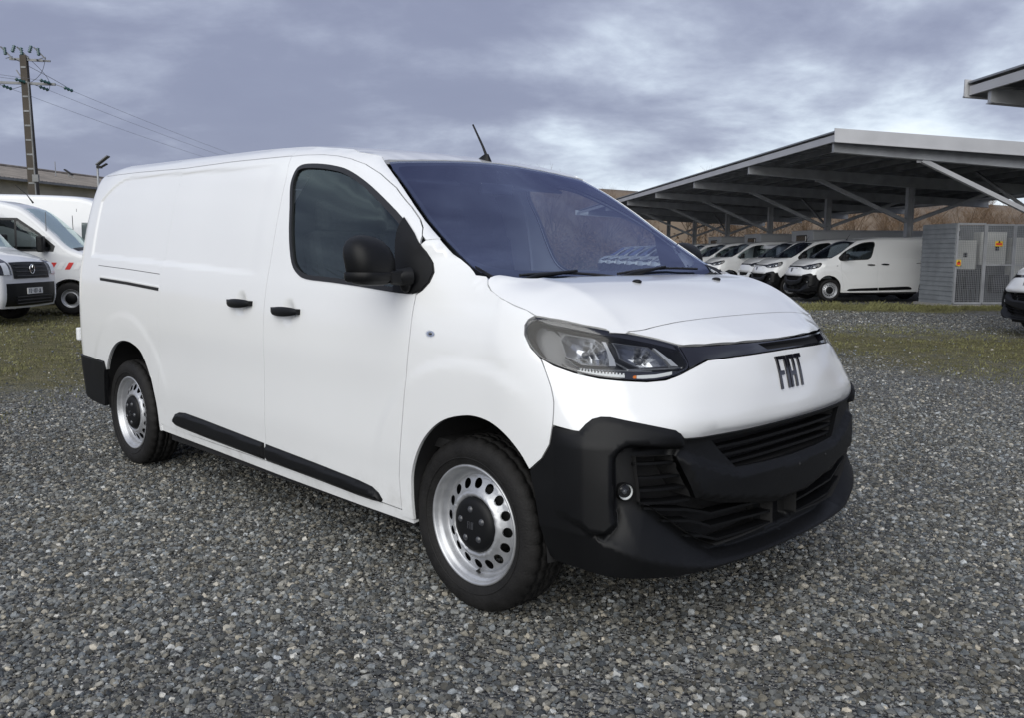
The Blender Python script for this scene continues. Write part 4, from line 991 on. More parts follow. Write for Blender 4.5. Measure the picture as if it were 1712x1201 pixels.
def build_ground():
    ax = sorted(set([round(-1400*(.55**k), 2) for k in range(9)]+[-12+.35*i for i in range(0, 1)]+[-28+.7*i for i in range(0, 90)]+[round(1400*(.55**k), 2) for k in range(9) if 1400*(.55**k) > 36]))
    ay = sorted(set([round(-1400*(.55**k), 2) for k in range(9) if 1400*(.55**k) > 22]+[-20+.7*i for i in range(0, 86)]+[round(1400*(.55**k), 2) for k in range(9) if 1400*(.55**k) > 41]))
    ax = [a for a in ax if not (-28 < a < 35 and abs((a+28)/.7-round((a+28)/.7)) > .01)]
    me = bpy.data.meshes.new('ground'); v = []; f = []
    for y in ay:
        for x in ax:
            near = math.hypot(x+4, y-6) < 45
            v.append((x, y, ((noise.noise(Vector((x*.35, y*.35, 0)))-.6)*.03*sstep(11, 16, math.hypot(x-CX, y-CY)) if near else 0)-.006))
    n = len(ax)
    for j in range(len(ay)-1):
        for i in range(n-1): f.append((j*n+i, j*n+i+1, (j+1)*n+i+1, (j+1)*n+i))
    me.from_pydata(v, [], f); a = me.attributes.new('moss', 'FLOAT', 'POINT'); a.data.foreach_set('value', [moss_at(p[0], p[1]) if math.hypot(p[0]+4, p[1]-6) < 60 else .25 for p in v])
    me.polygons.foreach_set('use_smooth', [True]*len(f)); me.materials.append(GMAT); o = link('ground', me); o['kind'] = 'structure'
build_ground()
# ---- loose stones: thousands of small rocks, one object
def stone_mat():
    m = bpy.data.materials.new('gravel_stone'); m.use_nodes = True; nt = m.node_tree; N = nt.nodes; L = nt.links; b = N['Principled BSDF']; b.inputs['Roughness'].default_value = .85; b.inputs['Specular IOR Level'].default_value = .3
    oi = N.new('ShaderNodeObjectInfo'); r = N.new('ShaderNodeValToRGB'); e = r.color_ramp.elements
    e[0].color = (.05, .052, .052, 1); e[1].color = (.56, .56, .53, 1); e[1].position = 1
    for p, c in ((.3, (.105, .11, .108)), (.6, (.175, .181, .175)), (.85, (.25, .254, .24)), (.955, (.36, .36, .335))): x = e.new(p); x.color = (*c, 1)
    L.new(oi.outputs['Random'], r.inputs[0])
    tc = N.new('ShaderNodeTexCoord'); n = N.new('ShaderNodeTexNoise'); n.inputs['Scale'].default_value = 1.2; n.inputs['Detail'].default_value = 5; L.new(tc.outputs['Object'], n.inputs['Vector'])
    mr = N.new('ShaderNodeMapRange'); mr.inputs[1].default_value = .3; mr.inputs[2].default_value = .7; mr.inputs[3].default_value = .72; mr.inputs[4].default_value = 1.2; L.new(n.outputs['Fac'], mr.inputs[0])
    x = N.new('ShaderNodeMix'); x.data_type = 'RGBA'; x.blend_type = 'MULTIPLY'; x.inputs['Factor'].default_value = 1; L.new(r.outputs[0], x.inputs['A']); L.new(mr.outputs[0], x.inputs['B'])
    # damp, earthy patches a metre or so across, and a cool or warm cast stone by stone
    nl = N.new('ShaderNodeTexNoise'); nl.inputs['Scale'].default_value = 1.1; nl.inputs['Detail'].default_value = 5; nl.inputs['Roughness'].default_value = .65; L.new(oi.outputs['Location'], nl.inputs['Vector'])
    ml = N.new('ShaderNodeMapRange'); ml.inputs[1].default_value = .48; ml.inputs[2].default_value = .68; ml.inputs[4].default_value = .38; L.new(nl.outputs['Fac'], ml.inputs[0])
    xe = N.new('ShaderNodeMix'); xe.data_type = 'RGBA'; L.new(ml.outputs[0], xe.inputs['Factor']); L.new(x.outputs['Result'], xe.inputs['A']); xe.inputs['B'].default_value = (.095, .085, .062, 1)
    h = N.new('ShaderNodeMath'); h.operation = 'MULTIPLY'; h.inputs[1].default_value = 37.7; L.new(oi.outputs['Random'], h.inputs[0]); fr = N.new('ShaderNodeMath'); fr.operation = 'FRACT'; L.new(h.outputs[0], fr.inputs[0])
    ct = N.new('ShaderNodeValToRGB'); ct.color_ramp.elements[0].color = (.90, .97, 1.08, 1); ct.color_ramp.elements[1].color = (1.10, 1.0, .86, 1); L.new(fr.outputs[0], ct.inputs[0])
    xc = N.new('ShaderNodeMix'); xc.data_type = 'RGBA'; xc.blend_type = 'MULTIPLY'; xc.inputs['Factor'].default_value = 1; L.new(xe.outputs['Result'], xc.inputs['A']); L.new(ct.outputs[0], xc.inputs['B']); L.new(xc.outputs['Result'], b.inputs['Base Color'])
    return m
SMAT = stone_mat()
def scatter(name, regions, mat_, seed, grass=False):
    "geometry nodes scatter over flat patches; regions: (x0, y0, x1, y1, density, smin, smax)"
    me = bpy.data.meshes.new(name); v = []; f = []; den = []; s0 = []; s1 = []
    for x0, y0, x1, y1, dn, a, b in regions:
        i = len(v); v += [(x0, y0, -.003), (x1, y0, -.003), (x1, y1, -.003), (x0, y1, -.003)]; f.append((i, i+1, i+2, i+3)); den.append(dn); s0.append(a); s1.append(b)
    me.from_pydata(v, [], f)
    for nm, d in (('dens', den), ('smin', s0), ('smax', s1)):
        at = me.attributes.new(nm, 'FLOAT', 'FACE'); at.data.foreach_set('value', d)
    me.materials.append(mat_); o = link(name, me)
    ng = bpy.data.node_groups.new(name, 'GeometryNodeTree'); ng.interface.new_socket('Geometry', in_out='INPUT', socket_type='NodeSocketGeometry'); ng.interface.new_socket('Geometry', in_out='OUTPUT', socket_type='NodeSocketGeometry')
    N = ng.nodes; L = ng.links; gi = N.new('NodeGroupInput'); go = N.new('NodeGroupOutput')
    dp = N.new('GeometryNodeDistributePointsOnFaces'); dp.inputs['Seed'].default_value = seed; L.new(gi.outputs[0], dp.inputs['Mesh'])
    def attr(nm):
        a = N.new('GeometryNodeInputNamedAttribute'); a.data_type = 'FLOAT'; a.inputs['Name'].default_value = nm; return a.outputs['Attribute']
    L.new(attr('dens'), dp.inputs['Density'])
    js = N.new('GeometryNodeJoinGeometry')
    for k in range(5):
        ico = N.new('GeometryNodeMeshIcoSphere'); ico.inputs['Radius'].default_value = 1; ico.inputs['Subdivisions'].default_value = 2 if k < 3 else 1
        sp = N.new('GeometryNodeSetPosition'); nz = N.new('ShaderNodeTexNoise'); nz.inputs['Scale'].default_value = .9; nz.inputs['Detail'].default_value = 1.5
        ps = N.new('GeometryNodeInputPosition'); ad = N.new('ShaderNodeVectorMath'); ad.operation = 'ADD'; ad.inputs[1].default_value = (k*7.3, k*3.1, 1.7*k); L.new(ps.outputs[0], ad.inputs[0]); L.new(ad.outputs[0], nz.inputs['Vector'])
        sb = N.new('ShaderNodeVectorMath'); sb.operation = 'SUBTRACT'; sb.inputs[1].default_value = (.5, .5, .5); L.new(nz.outputs['Color'], sb.inputs[0])
        sc = N.new('ShaderNodeVectorMath'); sc.operation = 'SCALE'; sc.inputs['Scale'].default_value = 1.9; L.new(sb.outputs[0], sc.inputs[0])
        L.new(ico.outputs['Mesh'], sp.inputs['Geometry']); L.new(sc.outputs[0], sp.inputs['Offset'])
        tr = N.new('GeometryNodeTransform'); tr.inputs['Scale'].default_value = [(1, .8, .6), (1, .7, .75), (.9, 1, .5), (1, .85, .7), (.8, 1, .65)][k]
        sm = N.new('GeometryNodeSetMaterial'); sm.inputs['Material'].default_value = mat_
        L.new(sp.outputs[0], tr.inputs[0]); L.new(tr.outputs[0], sm.inputs[0]); g2i = N.new('GeometryNodeGeometryToInstance'); L.new(sm.outputs[0], g2i.inputs[0]); L.new(g2i.outputs[0], js.inputs[0])
    ip = N.new('GeometryNodeInstanceOnPoints'); ip.inputs['Pick Instance'].default_value = True; L.new(js.outputs[0], ip.inputs['Instance']); L.new(dp.outputs['Points'], ip.inputs['Points'])
    rr = N.new('FunctionNodeRandomValue'); rr.data_type = 'FLOAT_VECTOR'; rr.inputs['Min'].default_value = (-.5, -.5, 0); rr.inputs['Max'].default_value = (.5, .5, 6.28); L.new(rr.outputs['Value'], ip.inputs['Rotation'])
    # captured random size, biased to small
    ru = N.new('FunctionNodeRandomValue'); ru.data_type = 'FLOAT'; ru.inputs['Seed'].default_value = 5
    pw = N.new('ShaderNodeMath'); pw.operation = 'POWER'; pw.inputs[1].default_value = 4.5; L.new(ru.outputs[1], pw.inputs[0])
    mr = N.new('ShaderNodeMapRange'); L.new(pw.outputs[0], mr.inputs[0]); L.new(attr('smin'), mr.inputs[3]); L.new(attr('smax'), mr.inputs[4]); L.new(mr.outputs[0], ip.inputs['Scale'])
    L.new(ip.outputs[0], go.inputs[0])
    md = o.modifiers.new('scatter', 'NODES'); md.node_group = ng
    o['kind'] = 'stuff'; return o
regs = []
for ix in range(-48, 16):
    for iy in range(-18, 44):
        x0, y0 = ix*.5, iy*.5; c = Vector((x0+.25, y0+.25, 0))-O0; dist = c.length; fd = c.normalized().dot(Vector((fwd.x, fwd.y, 0)).normalized())
        if fd < .2 and dist > 6.5: continue
        if dist > 23.5 or (dist > 13 and fd < .6): continue
        mv = moss_at(x0+.25, y0+.25)+noise.noise(Vector((x0*.3, y0*.3, 4)))*.34; dn_ = max(.05, min(1, 1-(mv-.0)*3.6)); cl_ = 1+.35*noise.noise(Vector((x0*.8, y0*.8, 9)))
        dn_ *= cl_
        if dist < 5.5: regs.append((x0, y0, x0+.5, y0+.5, 8200*cl_, .0024, .0175))
        elif dist < 8.5: regs.append((x0, y0, x0+.5, y0+.5, 4000*dn_, .0036, .0185))
        elif dist < 13: regs.append((x0, y0, x0+.5, y0+.5, 1350*dn_, .0055, .0195))
        else: regs.append((x0, y0, x0+.5, y0+.5, 430*dn_, .008, .024))
tag(scatter('gravel', regs, SMAT, 3))
# ------------------------------------------------------------------ solar carports
GALV = mat('galvanised_steel', (.36, .37, .385), .5, metal=.35, var=.18, vscale=2.5)
GALVD = mat('weathered_steel', (.20, .205, .21), .6, metal=.3, var=.25, vscale=2)
FASCIA = mat('grey_fascia_sheet', (.46, .465, .48), .45, metal=.2, var=.08, vscale=1.2)
PVBACK = mat('solar_panel_back', (.095, .10, .11), .5, coat=.2, var=.2, vscale=1.5)
PVFRAME = mat('solar_panel_frame', (.30, .31, .32), .4, metal=.6)
def ydir(d, r, z=0): return DD*d+RR*r+Vector((0, 0, z))
def carport(d0, d1, r0, r1, z0, slope, first, pitch, label, post_r, nposts, pv_len=1.12, pv_w=1.72):
    root = empty('carport', yd(d0, post_r, 0), YROT, label=label, category='carport')
    # local frame: x across (R), y along (D)
    zr = lambda x: z0-slope*(x+post_r-r0)
    L = d1-d0; xa = r0-post_r; xb = r1-post_r
    sl = math.atan(slope); cs = math.cos(sl)
    pv = MB(); pv.box((0, 0, 0), (pv_w-.03, pv_len-.025, .006)); pvm = pv.mesh('solar_panel', PVBACK)
    fr = MB(); a, b = pv_w/2-.015, pv_len/2-.0125
    fr.bar((-a, -b, -.012), (a, -b, -.012), .028, .036); fr.bar((-a, b, -.012), (a, b, -.012), .028, .036); fr.bar((-a, -b, -.012), (-a, b, -.012), .028, .036); fr.bar((a, -b, -.012), (a, b, -.012), .028, .036); frm = fr.mesh('panel_frame', PVFRAME)
    ny = int(L/pv_len); nx = int((xb-xa)/pv_w/1.0)
    for j in range(ny):
        for i in range(nx):
            x = xa+.02+(i+.5)*pv_w; 
            if x+pv_w/2 > xb+.4: continue
            o = link('solar_panel', pvm, None, root); o.location = (x, (j+.5)*pv_len+.05, zr(x)+.06); o.rotation_euler = (0, sl, 0)
            f = link('panel_frame', frm, None, o)
    # purlins along the row
    n = nx*2
    for i in range(n+1):
        x = xa+.08+i*(xb-xa-.16)/n
        if i in (0,): m_ = FASCIA; h = .17
        else: m_ = GALVD; h = .14
        mb = MB(); mb.box((x, L/2, zr(x)-.02-h/2), (.06, L-.02, h)); mb.build('edge_beam' if i == 0 else 'purlin', m_, root)
    # frames
    k = 0; y = first-d0
    while y < L:
        zb = zr(0)-.30
        mb = MB()
        def ib(xs, xe, ds, de):
            zs, ze = zr(xs)-.17, zr(xe)-.17
            mb.add([(xs, y-.05, zs), (xs, y+.05, zs), (xs, y+.05, zs-ds), (xs, y-.05, zs-ds), (xe, y-.05, ze), (xe, y+.05, ze), (xe, y+.05, ze-de), (xe, y-.05, ze-de)], [(0, 1, 2, 3), (7, 6, 5, 4), (0, 4, 5, 1), (1, 5, 6, 2), (2, 6, 7, 3), (3, 7, 4, 0)])
            for zz, dd_ in ((0, 0), (1, 1)):
                s_, e_ = (zs-(ds-.012 if zz else .0), ze-(de-.012 if zz else .0))
                mb.add([(xs, y-.10, s_+.006), (xs, y+.10, s_+.006), (xs, y+.10, s_-.006), (xs, y-.10, s_-.006), (xe, y-.10, e_+.006), (xe, y+.10, e_+.006), (xe, y+.10, e_-.006), (xe, y-.10, e_-.006)], [(0, 1, 2, 3), (7, 6, 5, 4), (0, 4, 5, 1), (1, 5, 6, 2), (2, 6, 7, 3), (3, 7, 4, 0)])
        ib(xa+.12, 0, .26, .34); ib(0, xb-.12, .34, .26)
        mb.build('rafter', GALV, root)
        mb = MB(); t = zr(0)-.5
        mb.box((0, y, t/2), (.20, .012, t)); mb.box((0, y-.10, t/2), (.20, .012, t)) if False else None
        mb.box((-.10, y, t/2), (.012, .20, t)); mb.box((.10, y, t/2), (.012, .20, t)); mb.box((0, y, .012), (.36, .36, .024)); mb.build('post', GALV, root)
        for sx_, xe in ((-1, -3.1), (1, 2.8)):
            mb = MB(); mb.bar((sx_*.1, y, 2.50), (xe, y, zr(xe)-.46), .11, .13, up=(0, 1, 0)); mb.box((xe+sx_*.02, y, zr(xe)-.44), (.22, .02, .16)); mb.build('brace', FASCIA if (k == 0 and sx_ < 0) else GALV, root)
        if k % 2 == 0 and y+pitch < L:
            mb = MB(); mb.bar((0, y, 2.5), (0, y+pitch*.42, zr(0)-.35), .07, .07); mb.build('wind_brace', GALVD, root)
        k += 1; y += pitch
    # end fascia: gutter sheet across the near end, and its twin at the far end
    for yy, nm in ((-.03, 'gutter_fascia'), (L+.03, 'gutter_fascia')):
        mb = MB(); h = .34
        for (o1, h1, t1) in ((0, h, .03), (-.04, .05, .08)):
            a_ = (xa-.03, yy+o1*0, zr(xa)+.11); b_ = (xb+.03, yy, zr(xb)+.11)
            mb.add([(a_[0], yy-t1/2, a_[2]-(0 if o1 == 0 else h-.03)), (a_[0], yy+t1/2, a_[2]-(0 if o1 == 0 else h-.03)), (a_[0], yy+t1/2, a_[2]-h), (a_[0], yy-t1/2, a_[2]-h), (b_[0], yy-t1/2, b_[2]-(0 if o1 == 0 else h-.03)), (b_[0], yy+t1/2, b_[2]-(0 if o1 == 0 else h-.03)), (b_[0], yy+t1/2, b_[2]-h), (b_[0], yy-t1/2, b_[2]-h)],
                   [(0, 1, 2, 3), (7, 6, 5, 4), (0, 4, 5, 1), (1, 5, 6, 2), (2, 6, 7, 3), (3, 7, 4, 0)])
        mb.build(nm, FASCIA, root)
    return root
carport(21.25, 62.5, 9.72, 22.0, 4.38, .052, 21.6, 6.05, 'long solar-panel carport sheltering the row of white vans', 15.28, 7)
carport(4.2, 16.55, 10.15, 20.5, 4.66, .052, 4.6, 5.7, 'nearer solar carport, only its roof corner showing at top right edge', 15.3, 3)

# ------------------------------------------------------------------ fleet vans: copies of the main van without the parts too small to see
KM = kid_map(hero)
def fleet(d, r, label, group=None, keep_letters=False, drop=(), rz=0.):
    c = hero.copy(); COL.objects.link(c); c.location = yd(d, r); c.rotation_euler = (0, 0, math.atan2(-RR.y, -RR.x)+rz)
    skip = {'tow_eye_cover', 'plate_screw', 'wheel_bolt', 'cap_letter', 'valve', 'repeater_bulb', 'rail_lip', 'rail_cover_seam', 'sail_seam', 'light_guide_rib', 'lens_rib', 'bulb_shield', 'sidewall_ring', 'brake_disc', 'axle', 'door_hinge', 'seat_base', 'wiper_arm', 'sun_visor', 'interior_mirror', 'washer_nozzle', 'grille_duct', 'wind_brace', 'amber_signal', 'chrome_blade'}
    if not keep_letters: skip |= {'badge_letter'}
    skip |= set(drop)
    def cp(o, par):
        q = o.copy(); COL.objects.link(q); q.parent = par
        for ch in KM.get(o.name, []):
            if ch.name.split('.')[0] not in skip: cp(ch, q)
    for ch in KM.get(hero.name, []):
        if ch.name.split('.')[0] not in skip: cp(ch, c)
    for k in list(c.keys()): del c[k]
    tag(c, label, 'van', group); return c
def shield(par):
    mb = MB(); P = [(-.045, .06), (.045, .06), (.048, -.01), (.0, -.07), (-.048, -.01)]
    x_, w_, z_ = surfS((0, .93), .008); mb.prism(P, (x_-.004, 0, z_), (0, 1, 0), (-.25, 0, .97), (1, 0, .25), .010); mb.build('badge', GLOSSB, par)
    for s_ in (1, -1):
        for k in range(3): strip('claw_light', path([(s_*.52, .93+.028*k), (s_*(.40-.02*k), .925+.028*k)]), surfS, .004, .014, .01, DRL, par, 'R')
    strip('nose_slot', path([(.34, .99), (-.34, .99)]), surfS, .003, .012, .01, GLOSSB, par, 'R')
small = ('window_seal', 'mirror_sail', 'rubbing_strip', 'reflector_fin', 'lamp_lower_trim', 'reflector_rim', 'hub_cap', 'rim_barrel', 'dashboard', 'seat', 'steering_wheel', 'cabin_floor', 'door_rail', 'lamp_brow', 'scuttle_corner', 'aerial', 'intake_backing', 'repeater_body')
rowlab = ['first white van of the carport row, whole flank and front wheel showing', 'second van of the carport row, nose just behind the first',
          'third van of the carport row, the one with a white lower bumper']+['white van, %s in the carport row counting from the boarded enclosure' % q for q in ('fourth', 'fifth', 'sixth', 'seventh', 'eighth', 'ninth', 'tenth', 'eleventh', 'twelfth and last')]
for i in range(12):
    lab = rowlab[i]
    c = fleet(26.35+3.0*i, 11.72+(.0 if i != 2 else .55), lab, 'white vans parked in a row under the carport' , drop=() if i < 2 else small)
    if i < 2: shield(c)
    if i == 2:
        for ch in children(c):
            if ch.name.startswith('lower_bumper'): ch.data = ch.data.copy(); ch.data.materials[0] = PAINT
fleet(14.3, 10.95, 'white van nose with FIAT letters cut off by the right edge', keep_letters=True)

# ------------------------------------------------------------------ tall vans and box bodies
BODYW = mat('van_white', (.74, .75, .76), .35, coat=.8, var=.03, vscale=2)
RUBCOL = RUBBER
def tall_van(loc, heading, prof, W, label, wb=3.6, glass_=(0, 0), side_win=None, nose_black=.62, parts=None, rr_=.12, group=None):
    "prof: side outline (x, z) from the foot of the bumper over bonnet, screen and roof to the tail"
    root = empty('van', loc, heading, label=label, category='van', group=group)
    P = [np.array(p, float) for p in cr(prof, False, 4)]; n = len(P)
    nor = []
    for i in range(n):
        t = P[min(i+1, n-1)]-P[max(i-1, 0)]; t /= np.hypot(*t); nor.append(np.array((-t[1], t[0])))      # inward for this winding
    cen = np.array((-1.5, 1.0))
    nor = [v if (cen-p)@v > 0 else -v for v, p in zip(nor, P)]
    def wz(z): return W*(1-.10*sstep(1.2, 2.9, z))
    def pt(i, c):   # c in [-1,1] across; |c|>.86 rounds over
        a = abs(c); w = wz(P[i][1])
        if a <= .8: q = P[i]+nor[i]*(.035*(a/.8)**2); y = (w-rr_)*a/.8
        else:
            th = (a-.8)/.2*PI/2; q = P[i]+nor[i]*(.035+rr_*(1-math.cos(th))); y = w-rr_+rr_*math.sin(th)
        return (q[0], math.copysign(y, c), q[1])
    cs_ = [-1, -.96, -.92, -.88, -.84, -.8, -.5, 0, .5, .8, .84, .88, .92, .96, 1]
    mb = MB(); mb.grid([[pt(i, c) for c in cs_] for i in range(n)], True)
    side_poly = [(pt(i, 1)[0], pt(i, 1)[2]) for i in range(n)]
    x0 = min(p[0] for p in side_poly); x1 = max(p[0] for p in side_poly)
    arch = [(.42*math.cos(a), .36+.42*math.sin(a)) for a in [PI*k/16 for k in range(17)]]
    poly = side_poly+[(side_poly[-1][0], .42), (-wb-.43, .40)]+[(-wb+x, z) for x, z in arch[::-1]]+[(-wb+.43, .36), (-.43, .36)]+[(x, z) for x, z in arch[::-1]]+[(.43, .36)]
    for sg in (1, -1):
        from mathutils.geometry import tessellate_polygon
        tri = tessellate_polygon([[Vector((p[0], p[1], 0)) for p in poly]])
        mb.add([(p[0], sg*(wz(p[1])-.001), p[1]) for p in poly], [tuple(t) for t in tri])
        mb.grid([[(-wb*k+x, sg*wz(.5), z) for x, z in arch] for k in (0, 1)][0:1]+[[(x, sg*(wz(.5)-.3), z) for x, z in arch]], True)
        mb.grid([[(-wb+x, sg*wz(.5), z) for x, z in arch], [(-wb+x, sg*(wz(.5)-.3), z) for x, z in arch]], True)
    body = mb.build('body', BODYW, root)
    def on(i0, i1, c0, c1, off, name, m, par, n1=8):
        "patch laid on the nose/screen strip between outline points"
        rows = []
        for k in range(n1+1):
            f = i0+(i1-i0)*k/n1; a = int(min(n-2, f)); t = f-a; rows.append([])
            for j in range(n1+1):
                c = c0+(c1-c0)*j/n1; u = np.array(pt(a, c)); v_ = np.array(pt(a+1, c)); q = u+(v_-u)*t
                nn = -(nor[a]*(1-t)+nor[min(n-1, a+1)]*t); rows[-1].append((q[0]+nn[0]*off, q[1], q[2]+nn[1]*off))
        mb = MB(); mb.grid(rows, True); b = [r[:] for r in rows]
        return mb.build(name, m, par)
    def flank(poly_, name, m, par, off=.006, sides=(1, -1), t=.012):
        outs = []
        for sg in sides:
            mb = MB(); k = len(poly_)
            v = [(p[0], sg*(wz(p[1])+off), p[1]) for p in poly_]+[(p[0], sg*(wz(p[1])-t), p[1]) for p in poly_]
            mb.add(v, [tuple(range(k))]+[(i, (i+1) % k, (i+1) % k+k, i+k) for i in range(k)]); outs.append(mb.build(name, m, par))
        return outs
    # wheels
    for x in (0, -wb):
        for sg in (-1, 1):
            w = MB(); w.lathe([(.20, -.10), (.30, -.115), (.345, -.09), (.355, 0), (.345, .09), (.30, .115), (.20, .10)], n=32)
            we = empty('wheel'); we.parent = root; we.location = (x, sg*(W-.14), .355); we.rotation_euler = (0, 0, 0 if sg < 0 else PI); w.build('tyre', RUBCOL, we)
            r_ = MB(); r_.lathe([(.205, -.09), (.195, -.10), (.185, -.07), (.15, -.05), (.10, -.075), (.085, -.085), (.001, -.088)], n=32); r_.build('rim', STEEL if (parts or {}).get('rim', 1) else SMOKE, we)
            h_ = MB(); h_.lathe([(.125, -.078), (.115, -.094), (.001, -.098)], n=24); h_.build('hub_cap', PLASTIC, we)
    mb = MB(); mb.box((-wb/2, 0, .42), (wb+1.2, W*1.7, .2)); mb.build('underbody', DARK, root)
    return root, on, flank, pt, P, wz
def find(P, x, z): return int(min(range(len(P)), key=lambda i: (P[i][0]-x)**2+(P[i][1]-z)**2))
HR = math.atan2(RR.y, RR.x)
DKGL = glass('tall_van_glass', (.35, .38, .38), (.8, .86, .88), 1.6)
# tall white van with red and white chevrons behind its door
prof = [(.90, .34), (.94, .62), (.92, .95), (.80, 1.12), (.52, 1.30), (.08, 1.46), (-.24, 1.76), (-.56, 2.07), (-.85, 2.30), (-1.15, 2.41), (-1.6, 2.47), (-3.0, 2.50), (-4.3, 2.49), (-4.55, 2.42), (-4.62, 2.2), (-4.66, 1.2), (-4.68, .45)]
t, on, flank, pt, P, wz = tall_van(yd(20.55, -8.05), HR+.10, prof, .99, 'tall white van with red and white chevron stripes on its front wing', wb=3.68)
a, b = find(P, .08, 1.46), find(P, -.85, 2.30)
on(a, b, -.86, .86, .006, 'windscreen', SIDEGL, t)
on(a-1, a, -.80, .80, .009, 'scuttle', PLASTIC, t)
i0, i1 = find(P, .90, .36), find(P, .93, .80); on(i0, i1, -.99, .99, .012, 'front_bumper', PLASTIC, t)
on(find(P, .92, .92), find(P, .86, 1.06), -.55, .55, .010, 'grille', PLASTIC, t)
for s_ in (1, -1): on(find(P, .92, .88), find(P, .75, 1.15), s_*.62, s_*.92, .012, 'headlight', CLEAR, t)
for nm, pl in (('side_window', [(-1.55, 1.42), (-1.55, 2.02), (-1.0, 2.02), (-.62, 1.74), (-.32, 1.48), (-.34, 1.40)]),): flank(pl, nm, DKGL, t, .004)
flank([(-1.60, 1.37), (-1.60, 2.07), (-.98, 2.07), (-.57, 1.77), (-.25, 1.48), (-.29, 1.36)], 'window_seal', SEAL, t, .002)
flank([(-1.04, 1.40), (-1.0, 1.40), (-1.0, 2.04), (-1.04, 2.04)], 'window_bar', SEAL, t, .007)
WHT = mat('reflective_white', (.8, .8, .8), .4); REDC = mat('reflective_red', (.62, .035, .03), .4)
for k in range(7):
    x = -.42+.17*k
    if k % 2 == 0 or True: flank([(x, .98), (x+.10, .98), (x+.19, 1.13), (x+.09, 1.13)], 'chevron', REDC if k % 2 == 0 else WHT, t, .004)
flank([(-4.3, .98), (-1.6, .98), (-1.6, 1.12), (-4.3, 1.12)], 'side_stripe', WHT, t, .003)
for x in (-.43, -1.36, -2.7): flank([(x, .45), (x+.012, .45), (x+.012, 2.2), (x, 2.2)], 'door_seam', SMOKE, t, .0015)
for sg in (1, -1):
    mb = MB(); mb.box((-.48, sg*1.14, 1.52), (.14, .20, .34)); mb.bar((-.40, sg*.97, 1.40), (-.43, sg*1.10, 1.42), .06, .10); mb.build('wing_mirror', PLASTIC, t, bevel=.04)
mb = MB(); mb.tube([(-.95, 0, 2.43), (-1.08, 0, 2.62), (-1.3, 0, 2.82)], [.02, .008, .005], 6); mb.build('aerial', PLASTIC, t)
# van with a broad dark grille and number plate
prof = [(.86, .30), (.92, .50), (.92, .86), (.86, 1.12), (.66, 1.26), (.40, 1.36), (.12, 1.46), (-.16, 1.76), (-.50, 2.12), (-.74, 2.34), (-1.05, 2.46), (-1.5, 2.52), (-3.0, 2.56), (-4.4, 2.55), (-4.62, 2.45), (-4.70, 1.4), (-4.72, .45)]
t, on, flank, pt, P, wz = tall_van(yd(17.6, -8.72), HR-.08, prof, 1.0, 'white van with dark slatted grille and number plate at the left edge', wb=3.64)
on(find(P, .12, 1.46), find(P, -.72, 2.33), -.86, .86, .006, 'windscreen', SIDEGL, t)
bp_ = on(find(P, .88, .33), find(P, .92, .78), -.99, .99, .014, 'front_bumper', PLASTIC, t)
ia, ib_ = find(P, .92, .86), find(P, .83, 1.16); gr = on(ia, ib_, -.56, .56, .010, 'grille', PLASTIC, t)
for k in range(4):
    f = ia+(ib_-ia)*(k+.6)/4.4; i = int(f); q0 = P[i]+(P[i+1]-P[i])*(f-i); mb = MB(); mb.box((q0[0]+.012, 0, q0[1]), (.02, 1.02, .016)); mb.build('grille_slat', SMOKE, t)
# round emblem: ring with V over W
ring = MB(); xe = P[find(P, .88, 1.05)]; c0 = Vector((xe[0]+.035, 0, 1.03)); ring.tube([c0+Vector((0, .085*math.cos(2*PI*k/24), .085*math.sin(2*PI*k/24))) for k in range(25)], .009, 6, False)
for (y0, z0_, y1, z1_) in ((-.035, .075, 0, .012), (.035, .075, 0, .012), (-.072, .04, -.034, -.07), (-.034, -.07, 0, -.004), (0, -.004, .034, -.07), (.034, -.07, .072, .04)): ring.bar(c0+Vector((0, y0, z0_)), c0+Vector((0, y1, z1_)), .013, .012, up=(1, 0, 0))
ring.build('emblem', CHROME, gr)
for s_ in (1, -1):
    hl_ = on(find(P, .91, .90), find(P, .74, 1.23), s_*.60, s_*.95, .010, 'headlight', GLOSSB, t); on(find(P, .91, .94), find(P, .83, 1.15), s_*.66, s_*.82, .016, 'reflector', DRL, hl_)
mb = MB(); mb.box((.955, -.0, .62), (.02, .52, .115)); pl = mb.build('number_plate', mat('plate_white', (.75, .75, .73), .5), t)
GL = {'F': ((0, 0, 0, 1), (0, 1, .6, 1), (0, .5, .45, .5)), 'Z': ((0, 1, .6, 1), (.6, 1, 0, 0), (0, 0, .6, 0)), '1': ((.3, 0, .3, 1),), '0': ((0, 0, 0, 1), (.6, 0, .6, 1), (0, 0, .6, 0), (0, 1, .6, 1)), '7': ((0, 1, .6, 1), (.6, 1, .2, 0)), 'J': ((.5, 1, .5, 0), (.5, 0, 0, 0), (0, 0, 0, .3)), 'L': ((0, 0, 0, 1), (0, 0, .5, 0)), '-': ((.1, .5, .5, .5),)}
for k, ch in enumerate('FZ-107-JL'):
    mb = MB()
    for s_ in GL[ch]: mb.bar((.967, -.21+k*.048+s_[0]*.05, .585+s_[1]*.07), (.967, -.21+k*.048+s_[2]*.05, .585+s_[3]*.07), .009, .004, up=(1, 0, 0))
    mb.build('plate_letter', GLOSSB, pl)
for z_ in (.44, .50, .56): mb = MB(); mb.box((.945, -.0, z_-.04), (.02, 1.2, .018)); mb.build('bumper_slat', GLOSSB, bp_)
flank([(-1.28, 1.42), (-1.28, 2.06), (-.80, 2.06), (-.42, 1.74), (-.14, 1.50), (-.18, 1.40)], 'side_window', DKGL, t, .004)
